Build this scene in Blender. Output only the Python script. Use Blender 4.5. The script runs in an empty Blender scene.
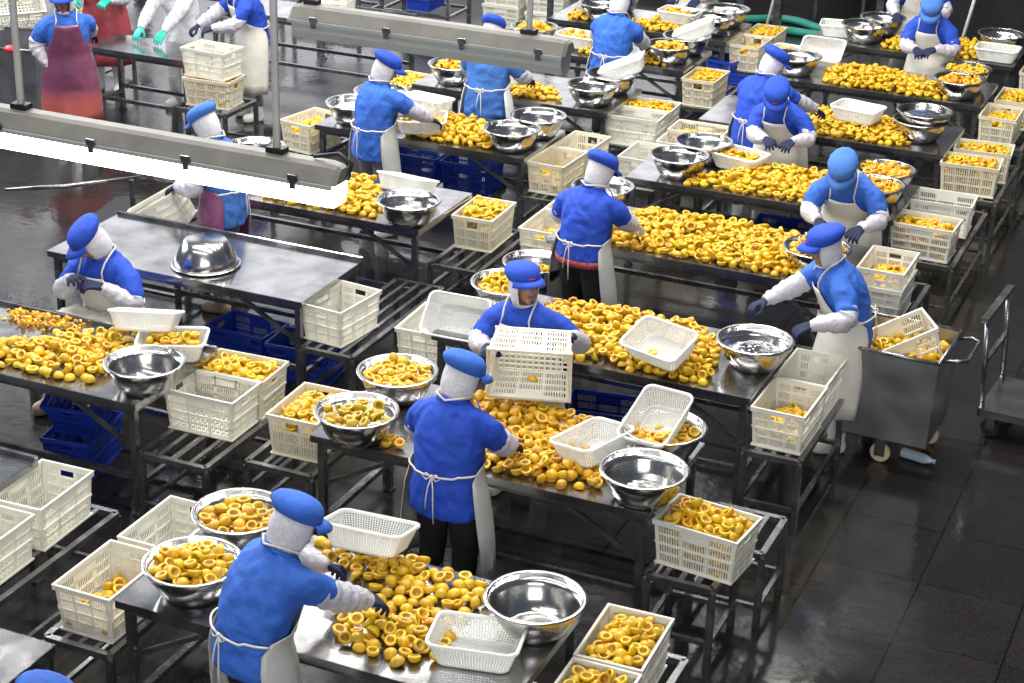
import bpy, bmesh, math, random
import numpy as np
from mathutils import Vector, Matrix, noise
R = math.radians
rng = random.Random(7)
nrng = np.random.default_rng(11)
SC = bpy.context.scene
COL = SC.collection

# ------------------------------------------------------------------ camera, world, lights, exposure
YAW, PIT, ROL, FPX, CAMH = 0.40688, 0.41528, 0.02885, 1841.95, 5.6
fw = Vector((-math.sin(YAW)*math.cos(PIT), math.cos(YAW)*math.cos(PIT), -math.sin(PIT)))
rt = Vector((math.cos(YAW), math.sin(YAW), 0)); up = rt.cross(fw)
r2 = rt*math.cos(ROL) + up*math.sin(ROL); u2 = up*math.cos(ROL) - rt*math.sin(ROL)
cam_data = bpy.data.cameras.new('camera'); cam = bpy.data.objects.new('camera', cam_data); COL.objects.link(cam)
cam.matrix_world = Matrix(((r2.x, u2.x, -fw.x, 0), (r2.y, u2.y, -fw.y, 0), (r2.z, u2.z, -fw.z, CAMH), (0, 0, 0, 1)))
cam_data.sensor_fit = 'HORIZONTAL'; cam_data.sensor_width = 36; cam_data.lens = 36*FPX/1024
cam_data.clip_end = 200
SC.camera = cam

SC.view_settings.view_transform = 'Standard'; SC.view_settings.look = 'None'
SC.view_settings.gamma = 1; SC.view_settings.use_curve_mapping = False
SC.view_settings.exposure = 0.25

world = bpy.data.worlds.new('hall_air'); SC.world = world; world.use_nodes = True
wn = world.node_tree.nodes
wn['Background'].inputs[0].default_value = (0.62, 0.74, 1.0, 1)
wn['Background'].inputs[1].default_value = 0.14

def area(name, loc, target, sx, sy, power, color=(1, 1, 1)):
    d = bpy.data.lights.new(name, 'AREA'); d.shape = 'RECTANGLE'; d.size = sx; d.size_y = sy
    d.energy = power; d.color = color
    o = bpy.data.objects.new(name, d); COL.objects.link(o); o.location = loc
    o.rotation_euler = (Vector(target)-Vector(loc)).to_track_quat('-Z', 'Y').to_euler()
    return o
# unseen light strips added high above the tables; the rearmost brightens the back
for y, pw in ((3.5, 200), (7.5, 380), (11.0, 560), (14.0, 1000), (18.0, 260)):
    area('added_overhead', (-6.2, y, 9.0), (-6.2, y, 0), 11.0, .4, pw, (1.0, 0.98, 0.94))
# fill light added behind the camera to brighten crate fronts and people
area('front_fill', (3.0, -7.0, 7.0), (-5, 9, 0.6), 9, 4, 900, (1.0, .99, .97))
# daylight from the tall windows on the left side of the hall
area('window_daylight', (-18.5, 13, 6.5), (-6, 12, 0.8), 12, 4, 1500, (0.86, 0.93, 1.0))

# ------------------------------------------------------------------ materials
def mat(name, color, rough=0.5, metal=0.0, var=0.12, scale=6.0, bump=0.0, bscale=30.0, rvar=0.0, stretch=None, translucent=0.0, coat=0.0, spec=None):
    m = bpy.data.materials.new(name); m.use_nodes = True
    nt = m.node_tree; N = nt.nodes; L = nt.links; p = N['Principled BSDF']
    tc = N.new('ShaderNodeTexCoord'); mp = N.new('ShaderNodeMapping')
    L.new(tc.outputs['Object'], mp.inputs['Vector'])
    if stretch: mp.inputs['Scale'].default_value = stretch
    nz = N.new('ShaderNodeTexNoise'); nz.inputs['Scale'].default_value = scale; nz.inputs['Detail'].default_value = 4
    L.new(mp.outputs[0], nz.inputs['Vector'])
    cr = N.new('ShaderNodeValToRGB'); c = Vector(color)
    cr.color_ramp.elements[0].position = .3; cr.color_ramp.elements[1].position = .7
    cr.color_ramp.elements[0].color = (*(c*(1-var)), 1); cr.color_ramp.elements[1].color = (*[min(1, v*(1+var)) for v in c], 1)
    L.new(nz.outputs['Fac'], cr.inputs[0]); L.new(cr.outputs[0], p.inputs['Base Color'])
    p.inputs['Metallic'].default_value = metal; p.inputs['Roughness'].default_value = rough
    if coat: p.inputs['Coat Weight'].default_value = coat; p.inputs['Coat Roughness'].default_value = .15
    if spec is not None: p.inputs['Specular IOR Level'].default_value = spec
    if rvar:
        mr = N.new('ShaderNodeMapRange'); mr.inputs[3].default_value = max(.03, rough-rvar); mr.inputs[4].default_value = rough+rvar
        L.new(nz.outputs['Fac'], mr.inputs[0]); L.new(mr.outputs[0], p.inputs['Roughness'])
    if bump:
        n2 = N.new('ShaderNodeTexNoise'); n2.inputs['Scale'].default_value = bscale; n2.inputs['Detail'].default_value = 3
        L.new(mp.outputs[0], n2.inputs['Vector'])
        b = N.new('ShaderNodeBump'); b.inputs['Strength'].default_value = bump; b.inputs['Distance'].default_value = .02
        L.new(n2.outputs['Fac'], b.inputs['Height']); L.new(b.outputs[0], p.inputs['Normal'])
    if translucent:
        t = N.new('ShaderNodeBsdfTranslucent'); L.new(cr.outputs[0], t.inputs[0])
        mx = N.new('ShaderNodeMixShader'); mx.inputs[0].default_value = translucent
        out = N['Material Output']
        L.new(p.outputs[0], mx.inputs[1]); L.new(t.outputs[0], mx.inputs[2]); L.new(mx.outputs[0], out.inputs[0])
    return m

M = dict(
    top=mat('brushed_steel_sheet', (.40, .40, .405), .17, .95, .3, 5, rvar=.07, bump=.05, bscale=9),
    frame=mat('steel_tube', (.27, .27, .275), .26, .9, .3, 8, rvar=.1),
    bowl=mat('polished_steel', (.50, .49, .47), .2, 1, .1, 6, rvar=.06, bump=.05, bscale=14),
    crate=mat('cream_plastic', (.95, .90, .74),   .42, 0, .06, 5, translucent=.30),
    crate_w=mat('white_plastic', (.95, .93, .84), .40, 0, .05, 5, translucent=.30),
    basket=mat('milk_white_plastic', (.90, .90, .86), .36, 0, .04, 5, translucent=.22),
    bluep=mat('blue_plastic', (.016, .05, .40), .35, 0, .2, 4),
    royal=mat('royal_blue_cotton', (.012, .062, .46), .8, 0, .16, 9, bump=.7, bscale=11),
    azure=mat('azure_blue_cotton', (.030, .125, .52), .8, 0, .14, 9, bump=.7, bscale=11),
    pale=mat('faded_blue_cotton', (.05, .165, .50), .8, 0, .12, 9, bump=.7, bscale=11),
    whitec=mat('white_cotton', (.80, .80, .80), .8, 0, .06, 9, bump=.5, bscale=11),
    hood=mat('white_gauze', (.64, .63, .66), .85, 0, .12, 60, bump=.5, bscale=16),
    ap_white=mat('white_oilcloth', (.68, .65, .57), .5, 0, .14, 4, bump=.6, bscale=7),
    ap_grey=mat('grey_vinyl', (.50, .50, .47), .38, 0, .12, 4, bump=.5, bscale=7),
    ap_purple=mat('purple_vinyl', (.19, .06, .13), .22, 0, .45, 2.2, bump=.6, bscale=6),
    ap_red=mat('red_vinyl', (.36, .06, .07), .25, 0, .35, 2.5, bump=.5, bscale=6),
    sleeve=mat('milky_plastic_film', (.70, .68, .74), .3, 0, .08, 8, bump=.9, bscale=22, translucent=.25),
    navy=mat('navy_knit', (.006, .011, .05), .75, 0, .25, 30, bump=.5, bscale=90),
    teal=mat('teal_rubber', (.0, .36, .27), .38, 0, .1, 8),
    black=mat('black_cotton', (.008, .008, .011), .85, 0, .3, 9, bump=.4, bscale=12),
    greyc=mat('grey_cotton', (.16, .16, .18), .85, 0, .2, 9, bump=.4, bscale=12),
    boot_w=mat('white_rubber', (.72, .71, .66), .4, 0, .1, 6),
    boot_t=mat('tan_rubber', (.42, .31, .22), .5, 0, .2, 6),
    skin=mat('skin', (.36, .185, .115), .5, 0, .08, 12),
    dark=mat('black_rubber', (.012, .012, .014), .5, 0, .2, 8),
    lip=mat('lip_skin', (.35, .11, .09), .5, 0, .1, 12),
    cord=mat('cotton_tape', (.66, .62, .55), .8, 0, .1, 12),
    check=mat('red_checked_cotton', (.42, .07, .07), .8, 0, .6, 16),
    lampbody=mat('grey_enamel', (.21, .20, .175), .45, 0, .15, 10),
    lampclear=mat('pale_grey_diffuser', (.36, .38, .36), .3, 0, .06, 5),
    rod=mat('painted_rod', (.85, .85, .80), .45, 0, .08, 9),
    concrete=mat('stained_concrete', (.42, .41, .40), .75, 0, .25, 1.2, bump=.2, bscale=6),
    darkwall=mat('dark_stained_wall', (.10, .10, .105), .8, 0, .35, 1.2),
    hose=mat('green_hose', (.03, .26, .20), .45, 0, .15, 8),
    tub=mat('grey_steel_tub', (.42, .42, .44), .36, .9, .25, 4, rvar=.1, bump=.05, bscale=6),
    wheel=mat('cream_wheel', (.62, .50, .32), .5, 0, .15, 8),
    mach=mat('dark_machinery', (.03, .03, .033), .4, .5, .3, 3),
    bits=mat('peach_trimmings', (.62, .33, .02), .5, 0, .55, 14),
    logo=mat('red_thread', (.45, .03, .06), .7, 0, .1, 9),
    red=mat('red_plastic', (.55, .02, .03), .4, 0, .1, 9),
)
def plum_mat():
    m = mat('plum_and_red_vinyl', (.20, .06, .12), .22, 0, .45, 2.2, bump=.6, bscale=6); nt = m.node_tree; N = nt.nodes; L = nt.links
    p = N['Principled BSDF']; src = p.inputs['Base Color'].links[0].from_socket
    tc = N.new('ShaderNodeTexCoord'); sp = N.new('ShaderNodeSeparateXYZ'); L.new(tc.outputs['Object'], sp.inputs[0])
    mr = N.new('ShaderNodeMapRange'); mr.inputs[1].default_value = .52; mr.inputs[2].default_value = .66; L.new(sp.outputs['Z'], mr.inputs[0])
    mx = N.new('ShaderNodeMix'); mx.data_type = 'RGBA'; L.new(mr.outputs[0], mx.inputs['Factor'])
    mx.inputs['A'].default_value = (.42, .10, .09, 1); L.new(src, mx.inputs['B']); L.new(mx.outputs['Result'], p.inputs['Base Color'])
    return m
M['ap_plum'] = plum_mat()
def water_mat():
    m = bpy.data.materials.new('syrup_water'); m.use_nodes = True; nt = m.node_tree; p = nt.nodes['Principled BSDF']
    p.inputs['Base Color'].default_value = (.75, .66, .42, 1); p.inputs['Roughness'].default_value = .04
    p.inputs['IOR'].default_value = 1.33; p.inputs['Transmission Weight'].default_value = 1.0
    nz = nt.nodes.new('ShaderNodeTexNoise'); nz.inputs['Scale'].default_value = 16
    b = nt.nodes.new('ShaderNodeBump'); b.inputs['Strength'].default_value = .35; b.inputs['Distance'].default_value = .02
    tc = nt.nodes.new('ShaderNodeTexCoord'); nt.links.new(tc.outputs['Object'], nz.inputs['Vector'])
    nt.links.new(nz.outputs['Fac'], b.inputs['Height']); nt.links.new(b.outputs[0], p.inputs['Normal'])
    return m
M['water'] = water_mat()
def clear_mat():
    m = bpy.data.materials.new('clear_blue_plastic'); m.use_nodes = True; p = m.node_tree.nodes['Principled BSDF']
    nz = m.node_tree.nodes.new('ShaderNodeTexNoise'); cr = m.node_tree.nodes.new('ShaderNodeValToRGB')
    cr.color_ramp.elements[0].color = (.55, .72, .85, 1); cr.color_ramp.elements[1].color = (.75, .86, .95, 1)
    m.node_tree.links.new(nz.outputs['Fac'], cr.inputs[0]); m.node_tree.links.new(cr.outputs[0], p.inputs['Base Color'])
    p.inputs['Roughness'].default_value = .15; p.inputs['Transmission Weight'].default_value = .45
    return m
M['clear'] = clear_mat()
def emit_mat(name, color, strength):
    m = bpy.data.materials.new(name); m.use_nodes = True; nt = m.node_tree
    e = nt.nodes.new('ShaderNodeEmission'); e.inputs[1].default_value = strength
    nz = nt.nodes.new('ShaderNodeTexNoise'); nz.inputs['Scale'].default_value = .6
    cr = nt.nodes.new('ShaderNodeValToRGB'); c = Vector(color)
    cr.color_ramp.elements[0].color = (*(c*.93), 1); cr.color_ramp.elements[1].color = (*c, 1)
    nt.links.new(nz.outputs['Fac'], cr.inputs[0]); nt.links.new(cr.outputs[0], e.inputs[0])
    nt.links.new(e.outputs[0], nt.nodes['Material Output'].inputs[0])
    return m
M['tube'] = emit_mat('lit_tube', (1, .99, .96), 9)
M['daypane'] = emit_mat('daylight_pane', (.95, .95, 1), 1.6)
M['glintpane'] = emit_mat('glint_pane', (1, .98, .95), 14)  # strong glow for the added panes that make the floor glints
def peach_mat():
    m = bpy.data.materials.new('peach_flesh'); m.use_nodes = True; nt = m.node_tree; N = nt.nodes; L = nt.links; p = N['Principled BSDF']
    a = N.new('ShaderNodeAttribute'); a.attribute_name = 'Col'
    nz = N.new('ShaderNodeTexNoise'); nz.inputs['Scale'].default_value = 28; nz.inputs['Detail'].default_value = 3
    tc = N.new('ShaderNodeTexCoord'); L.new(tc.outputs['Object'], nz.inputs['Vector'])
    mr = N.new('ShaderNodeMapRange'); mr.inputs[1].default_value = .3; mr.inputs[2].default_value = .7; mr.inputs[3].default_value = .78; mr.inputs[4].default_value = 1.12
    L.new(nz.outputs['Fac'], mr.inputs[0])
    mx = N.new('ShaderNodeVectorMath'); mx.operation = 'MULTIPLY'
    L.new(a.outputs['Color'], mx.inputs[0]); L.new(mr.outputs[0], mx.inputs[1])
    L.new(mx.outputs[0], p.inputs['Base Color'])
    p.inputs['Roughness'].default_value = .42; p.inputs['Coat Weight'].default_value = .25; p.inputs['Coat Roughness'].default_value = .2
    return m
M['peach'] = peach_mat()
def floor_mat():
    m = bpy.data.materials.new('wet_dark_stone_slabs'); m.use_nodes = True; nt = m.node_tree; N = nt.nodes; L = nt.links; p = N['Principled BSDF']
    tc = N.new('ShaderNodeTexCoord'); mp = N.new('ShaderNodeMapping'); L.new(tc.outputs['Object'], mp.inputs['Vector'])
    mp.inputs['Location'].default_value = (1.47, .34, 0)
    br = N.new('ShaderNodeTexBrick'); br.offset = 0; br.inputs['Scale'].default_value = 1
    br.inputs['Brick Width'].default_value = .60; br.inputs['Row Height'].default_value = .66; br.inputs['Mortar Size'].default_value = .006
    br.inputs['Color1'].default_value = (.014, .0125, .0115, 1); br.inputs['Color2'].default_value = (.020, .018, .017, 1); br.inputs['Mortar'].default_value = (.004, .004, .004, 1)
    L.new(mp.outputs[0], br.inputs['Vector'])
    g = N.new('ShaderNodeTexNoise'); g.inputs['Scale'].default_value = 55; g.inputs['Detail'].default_value = 4; L.new(tc.outputs['Object'], g.inputs['Vector'])
    mr = N.new('ShaderNodeMapRange'); mr.inputs[1].default_value = .3; mr.inputs[2].default_value = .7; mr.inputs[3].default_value = .55; mr.inputs[4].default_value = 1.4
    L.new(g.outputs['Fac'], mr.inputs[0])
    mx = N.new('ShaderNodeVectorMath'); mx.operation = 'MULTIPLY'; L.new(br.outputs['Color'], mx.inputs[0]); L.new(mr.outputs[0], mx.inputs[1])
    L.new(mx.outputs[0], p.inputs['Base Color'])
    w = N.new('ShaderNodeTexNoise'); w.inputs['Scale'].default_value = .9; w.inputs['Detail'].default_value = 5; L.new(tc.outputs['Object'], w.inputs['Vector'])
    rr = N.new('ShaderNodeMapRange'); rr.inputs[1].default_value = .38; rr.inputs[2].default_value = .62; rr.inputs[3].default_value = .05; rr.inputs[4].default_value = .23
    L.new(w.outputs['Fac'], rr.inputs[0]); L.new(rr.outputs[0], p.inputs['Roughness'])
    b = N.new('ShaderNodeBump'); b.inputs['Strength'].default_value = .10; b.inputs['Distance'].default_value = .02
    b2 = N.new('ShaderNodeTexNoise'); b2.inputs['Scale'].default_value = 9; b2.inputs['Detail'].default_value = 3; L.new(tc.outputs['Object'], b2.inputs['Vector'])
    ad = N.new('ShaderNodeMath'); ad.operation = 'MULTIPLY_ADD'; ad.inputs[1].default_value = -.35
    L.new(br.outputs['Fac'], ad.inputs[0]); L.new(b2.outputs['Fac'], ad.inputs[2])
    L.new(ad.outputs[0], b.inputs['Height']); L.new(b.outputs[0], p.inputs['Normal'])
    return m
M['floor'] = floor_mat()

# ------------------------------------------------------------------ mesh helpers
class MB:
    def __init__(s): s.v = []; s.f = []
    def add(s, vs, fs):
        b = len(s.v); s.v.extend([tuple(v) for v in vs]); s.f.extend([tuple(i+b for i in f) for f in fs]); return s
    def box(s, x0, x1, y0, y1, z0, z1, mtx=None):
        vs = [Vector((x, y, z)) for z in (z0, z1) for y in (y0, y1) for x in (x0, x1)]
        if mtx is not None: vs = [mtx @ v for v in vs]
        return s.add(vs, [(0, 2, 3, 1), (4, 5, 7, 6), (0, 1, 5, 4), (2, 6, 7, 3), (1, 3, 7, 5), (0, 4, 6, 2)])
    def bar(s, p, q, w, h=None):
        p, q = Vector(p), Vector(q); d = (q-p).normalized(); h = h or w
        a = d.cross(Vector((0, 0, 1)));  a = a.normalized() if a.length > .01 else Vector((1, 0, 0)); b = d.cross(a)
        vs = [c+a*i*w/2+b*j*h/2 for c in (p, q) for i, j in ((-1, -1), (1, -1), (1, 1), (-1, 1))]
        return s.add(vs, [(3, 2, 1, 0), (4, 5, 6, 7)]+[(i, (i+1) % 4, 4+(i+1) % 4, 4+i) for i in range(4)])
    def loft(s, rings, cap=True, closed=True):
        n = len(rings[0]); vs = [v for r in rings for v in r]; fs = []
        for i in range(len(rings)-1):
            for k in range(n if closed else n-1):
                k2 = (k+1) % n; fs.append((i*n+k, i*n+k2, (i+1)*n+k2, (i+1)*n+k))
        if cap: fs.append(tuple(range(n))[::-1]); fs.append(tuple(range((len(rings)-1)*n, len(rings)*n)))
        return s.add(vs, fs)
    def tube(s, pts, r, n=8, cap=True):
        pts = [Vector(p) for p in pts]; rs = r if isinstance(r, (list, tuple)) else [r]*len(pts); rings = []; a = None
        for i, p in enumerate(pts):
            d = (pts[min(i+1, len(pts)-1)]-pts[max(i-1, 0)]).normalized()
            if a is None: a = d.orthogonal().normalized()
            else: a = (a-d*a.dot(d)).normalized()
            b = d.cross(a)
            rings.append([p+(a*math.cos(2*math.pi*k/n)+b*math.sin(2*math.pi*k/n))*rs[i] for k in range(n)])
        return s.loft(rings, cap)
    def capsule(s, p, q, ra, rb, n=12):
        p, q = Vector(p), Vector(q); d = q-p; l = d.length; d = d.normalized() if l > 1e-6 else Vector((0, 0, 1))
        pts, rs = [], []
        for t in (-.98, -.8, -.45): pts.append(p+d*ra*t); rs.append(ra*math.sqrt(1-t*t))
        pts.append(p); rs.append(ra)
        if l > 1e-6: pts.append(q); rs.append(rb)
        for t in (.45, .8, .98): pts.append(q+d*rb*t); rs.append(rb*math.sqrt(1-t*t))
        return s.tube(pts, rs, n)
    def ellipsoid(s, c, r, rot=None, n=14, m=9):
        rings = []
        for i in range(m+1):
            t = math.pi*(i+.02 if i == 0 else (i-.02 if i == m else i))/m
            ring = []
            for k in range(n):
                a = 2*math.pi*k/n; v = Vector((r[0]*math.sin(t)*math.cos(a), r[1]*math.sin(t)*math.sin(a), -r[2]*math.cos(t)))
                if rot is not None: v = rot @ v
                ring.append(Vector(c)+v)
            rings.append(ring)
        return s.loft(rings)
    def lathe(s, prof, n=32, cap=False):
        return s.loft([[Vector((r*math.cos(2*math.pi*k/n), r*math.sin(2*math.pi*k/n), z)) for k in range(n)] for r, z in prof], cap)
    def mesh(s, name, m, smooth=False):
        me = bpy.data.meshes.new(name); me.from_pydata(s.v, [], s.f); me.validate()
        if m is not None: me.materials.append(m)
        if smooth: me.polygons.foreach_set('use_smooth', [True]*len(me.polygons))
        return me
    def build(s, name, m, parent=None, smooth=False, loc=None):
        return link(name, s.mesh(name, m, smooth), parent, loc)

def link(name, me, parent=None, loc=None):
    o = bpy.data.objects.new(name, me); COL.objects.link(o); o.parent = parent
    if loc is not None: o.location = loc
    return o
def modmesh(me, mods, smooth=True):
    """the mesh after its modifiers"""
    o = bpy.data.objects.new('work', me); COL.objects.link(o)
    for t, kw in mods:
        md = o.modifiers.new(t, t)
        for k, v in kw.items(): setattr(md, k, v)
    dg = bpy.context.evaluated_depsgraph_get(); dg.update()
    r = bpy.data.meshes.new_from_object(o.evaluated_get(dg)); bpy.data.objects.remove(o)
    if smooth: r.polygons.foreach_set('use_smooth', [True]*len(r.polygons))
    return r
def fuse(mb, m, voxel, it=6, name='fused'):
    r = modmesh(mb.mesh(name, m), [('REMESH', dict(mode='VOXEL', voxel_size=voxel)), ('SMOOTH', dict(factor=.5, iterations=it))])
    r.name = name
    if not r.materials: r.materials.append(m)
    return r
def thicken(mb, m, t, off=1, name='sheet'):
    r = modmesh(mb.mesh(name, m), [('SOLIDIFY', dict(thickness=t, offset=off))]); r.name = name
    return r
def tag(o, label=None, cat=None, group=None, kind=None):
    if label: o['label'] = label
    if cat: o['category'] = cat
    if group: o['group'] = group
    if kind: o['kind'] = kind
    return o
def empty(name, loc, rz=0):
    o = bpy.data.objects.new(name, None); COL.objects.link(o); o.location = loc; o.rotation_euler = (0, 0, rz)
    o.empty_display_size = .1
    return o
def dup(root, mtx, label, group=None):
    r = root.copy(); COL.objects.link(r); r.matrix_world = mtx; r['label'] = label
    if group: r['group'] = group
    for ch in root.children:
        c = ch.copy(); COL.objects.link(c); c.parent = r
        for g in ch.children:
            d = g.copy(); COL.objects.link(d); d.parent = c
    return r
def TRS(x, y, z, rz=0, rx=0, ry=0):
    return Matrix.Translation((x, y, z)) @ Matrix.Rotation(R(rz), 4, 'Z') @ Matrix.Rotation(R(rx), 4, 'X') @ Matrix.Rotation(R(ry), 4, 'Y')

# ------------------------------------------------------------------ the hall
f = MB().add([(-26, -4, 0), (8, -4, 0), (8, 24, 0), (-26, 24, 0)], [(0, 1, 2, 3)])
tag(f.build('floor', M['floor']), kind='structure')
WY = 23.4
WX = -6.9     # right of this the back wall is closed and dark
wb = MB(); wb.box(-26, WX, WY, WY+.25, 0, .9).box(-26, WX, WY, WY+.25, 9.6, 10.5)
tag(wb.build('wall_back', M['concrete']), kind='structure')
tag(MB().box(WX, 8, WY, WY+.25, 0, 10.5).build('wall_dark', M['darkwall']), kind='structure')
tag(MB().box(WX, -4.3, WY-.03, WY, 0, 2.6).build('trim_1', M['concrete']), kind='structure')
tag(MB().box(-26, 8, WY-.12, WY, 0, .3).build('baseboard_back', M['mach']), kind='structure')
def window(i, x0, x1, z0, z1, pane, nx=4, nz=4, WY=WY):
    w = MB()
    for k in range(nx+1): x = x0+(x1-x0-.07)*k/nx; w.box(x, x+.07, WY-.02, WY+.1, z0, z1)
    for k in range(nz+1): z = z0+(z1-z0-.07)*k/nz; w.box(x0, x1, WY-.02, WY+.1, z, z+.07)
    wo = tag(w.build('window_%d' % i, M['frame']), kind='structure')
    MB().box(x0+.03, x1-.03, WY+.03, WY+.07, z0+.03, z1-.03).build('pane', M[pane], wo)
for i in range(6): window(i+1, -26+i*3.2, -22.9+i*3.2, .9, 9.6, 'daypane', 4, 6)
window(7, -5.9, -5.2, 9.1, 10.3, 'glintpane', 2, 3, WY-.1)  # added glowing pane, placed high so the wet floor mirrors a glint
window(8, -7.2, -6.6, 9.65, 10.4, 'glintpane', 1, 3, WY-.1)  # second added pane for floor glints, farther left

# ------------------------------------------------------------------ tables and stands
TH = .78
def table(label, x0, x1, y0, y1, lip=False, brace=True, h=TH, shelf=False):
    t = empty('work_table', ((x0+x1)/2, (y0+y1)/2, 0)); tag(t, label, 'table')
    a, b = (x1-x0)/2, (y1-y0)/2
    tp = MB(); tp.box(-a, a, -b, b, h-.006, h)
    for (p, q) in (((-a, -b), (a, -b)), ((-a, b), (a, b)), ((-a, -b), (-a, b)), ((a, -b), (a, b))):
        tp.bar((p[0]*.997, p[1]*.997, h-.022), (q[0]*.997, q[1]*.997, h-.022), .012, .042)
    tp.build('tabletop', M['top'], t)
    if lip: MB().tube([(-a, b-.012, h+.012), (a, b-.012, h+.012)], .016, 8).box(-a, a, b-.03, b-.022, h, h+.025).build('rolled_edge', M['top'], t)
    ap = MB()
    for y in (-b+.05, b-.05): ap.bar((-a+.03, y, h-.06), (a-.03, y, h-.06), .035, .05)
    for x in (-a+.05, 0, a-.05): ap.bar((x, -b+.05, h-.06), (x, b-.05, h-.06), .035, .05)
    ap.build('frame', M['frame'], t)
    for sx in (-1, 1):
        for sy in (-1, 1):
            lg = MB().bar((sx*(a-.05), sy*(b-.05), 0.015), (sx*(a-.05), sy*(b-.05), h-.04), .042)
            lg.box(sx*(a-.05)-.03, sx*(a-.05)+.03, sy*(b-.05)-.03, sy*(b-.05)+.03, 0, .018)
            lg.build('leg', M['frame'], t)
    for y in (-b+.05, b-.05): MB().bar((-a+.05, y, .26), (a-.05, y, .26), .03, .035).build('stretcher', M['frame'], t)
    for x in (-a+.05, a-.05): MB().bar((x, -b+.05, .2), (x, b-.05, .2), .03, .035).build('stretcher', M['frame'], t)
    if brace:
        for s in (-1, 1): MB().bar((s*(a-.05), -b+.05, .45), (s*(a-.5), -b+.05, h-.08), .025).build('brace', M['frame'], t)
    if shelf:
        sh = MB()
        for k in range(6): y = -b+.1+k*(2*b-.2)/5; sh.bar((-a+.05, y, .29), (a-.05, y, .29), .045, .02)
        sh.build('slatted_shelf', M['frame'], t)
    return t
def stand(label, x0, x1, y0, y1, h=.47, n=4, rails=True):
    t = empty('crate_stand', ((x0+x1)/2, (y0+y1)/2, 0)); tag(t, label, 'stand')
    a, b = (x1-x0)/2, (y1-y0)/2
    fr = MB()
    for s in (-1, 1):
        fr.bar((-a, s*b, h-.018), (a, s*b, h-.018), .036); fr.bar((s*a, -b, h-.018), (s*a, b, h-.018), .036)
    fr.build('frame', M['frame'], t)
    sl = MB()
    for k in range(1, n):
        x = -a+2*a*k/n; sl.bar((x, -b, h-.008), (x, b, h-.008), .03, .014)
    sl.build('slats', M['frame'], t)
    for sx in (-1, 1):
        for sy in (-1, 1): MB().bar((sx*a, sy*b, 0), (sx*a, sy*b, h-.03), .036).build('leg', M['frame'], t)
    if rails:
        for s in (-1, 1):
            MB().bar((s*a, -b, .12), (s*a, b, .12), .026).build('rail', M['frame'], t)
            MB().bar((-a, s*b, .12), (a, s*b, .12), .026).build('rail', M['frame'], t)
    return t

table('steel table nearest the camera where the lowest worker sorts peaches', -4.78, -2.70, 6.30, 7.28)
table('steel table second from the front on the right, worker with crate behind it', -4.82, -2.74, 8.28, 9.22)
table('steel table third from the front on the right, water bowl at its right end', -4.85, -2.68, 9.92, 10.86)
table('steel table with the largest peach heap, fourth from the front on the right', -4.88, -2.66, 11.92, 12.85)
table('steel table fifth from the front on the right, two empty bowls at its left end', -4.86, -2.64, 13.52, 14.45)
table('steel table sixth from the front on the right, stacked bowls at its right end', -4.85, -2.64, 15.36, 16.25)
table('steel table seventh from the front on the right, worker with light blue cap behind', -4.80, -2.64, 17.02, 17.9)
table('steel table farthest back on the right, before the dark machinery', -4.75, -2.62, 18.62, 19.5)
table('bare steel table cut off at the left edge below the blue crates', -8.1, -6.02, 6.42, 7.33, lip=True)
table('steel table at the left with chopped trimmings and the seated worker behind', -8.15, -5.94, 8.15, 9.06, lip=True)
table('bare steel table carrying the upturned bowl', -7.95, -5.86, 9.98, 10.87, lip=True)
table('steel table right behind the glowing lamp, one water bowl on it', -7.95, -5.79, 11.6, 12.55)
table('steel table with tilted white tubs, worker in grey apron in front', -7.78, -5.78, 13.55, 14.45)
table('steel table sixth from the front in the left row, bowl pair at its right end', -7.62, -5.64, 15.12, 16.02)
table('steel table seventh from the front in the left row, peach bowl at its right end', -7.6, -5.5, 16.82, 17.7)
table('steel table farthest back in the left row, worker in pale apron behind', -7.5, -5.48, 18.12, 19.0)
table('bare steel table corner at the bottom left edge', -6.6, -4.8, 4.9, 5.85)
table('narrow wet steel table under the two teal rubber gloves', -11.08, -9.88, 14.74, 15.3, brace=False)
table('long bare steel table at top left behind the end of the unlit lamp', -10.9, -8.75, 16.72, 17.5, lip=True, brace=False)

stand('steel stand beside the right end of the nearest table', -2.64, -2.24, 6.2, 7.5)
stand('steel stand under the heaped crate at the right end of the second table', -2.70, -2.33, 8.2, 8.62)
stand('bare steel stand behind the stand of the heaped crate by the second table', -2.6, -2.2, 8.68, 9.12)
stand('steel stand under two open crates by the worker with white boots', -2.67, -2.32, 9.85, 10.88)
stand('pale steel stand between the tub cart and the largest peach heap', -2.62, -2.24, 12.15, 13.1)
stand('steel stand by the aisle under the crate and its empty neighbour', -2.68, -2.16, 13.55, 14.95)
stand('steel stand by the aisle under two wide filled crates', -2.64, -2.14, 15.25, 16.35)
stand('steel stand by the aisle under narrow crates, right of the seventh table', -2.62, -2.2, 16.85, 18.2)
stand('steel stand under the farthest crate at the right edge', -2.6, -2.2, 18.5, 19.3)
stand('steel stand at the left end of the nearest table under pale empty crates', -5.2, -4.82, 6.28, 7.45)
stand('steel stand at left edge under two white crates', -6.1, -5.62, 6.2, 7.48)
stand('steel stand under the white crate and filled crate of the trimmings table', -5.92, -5.47, 8.16, 9.2)
stand('steel stand at the left end of the second table under a filled crate', -5.3, -4.86, 8.35, 9.3)
stand('steel stand with bare slats right of the upturned bowl table', -5.84, -5.46, 9.95, 11.35)
stand('steel stand at the left end of the third table', -5.12, -4.88, 9.9, 11.9, n=4)
stand('steel stand with bare slats under the grid crate of peaches', -5.76, -5.36, 11.75, 12.72)
stand('steel stand left of the largest peach heap behind the worker with checked hem', -5.15, -4.90, 12.1, 13.1, n=4)
stand('steel stand under the long open crate pair of the fifth left table', -5.77, -5.4, 13.5, 14.5)
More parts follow.
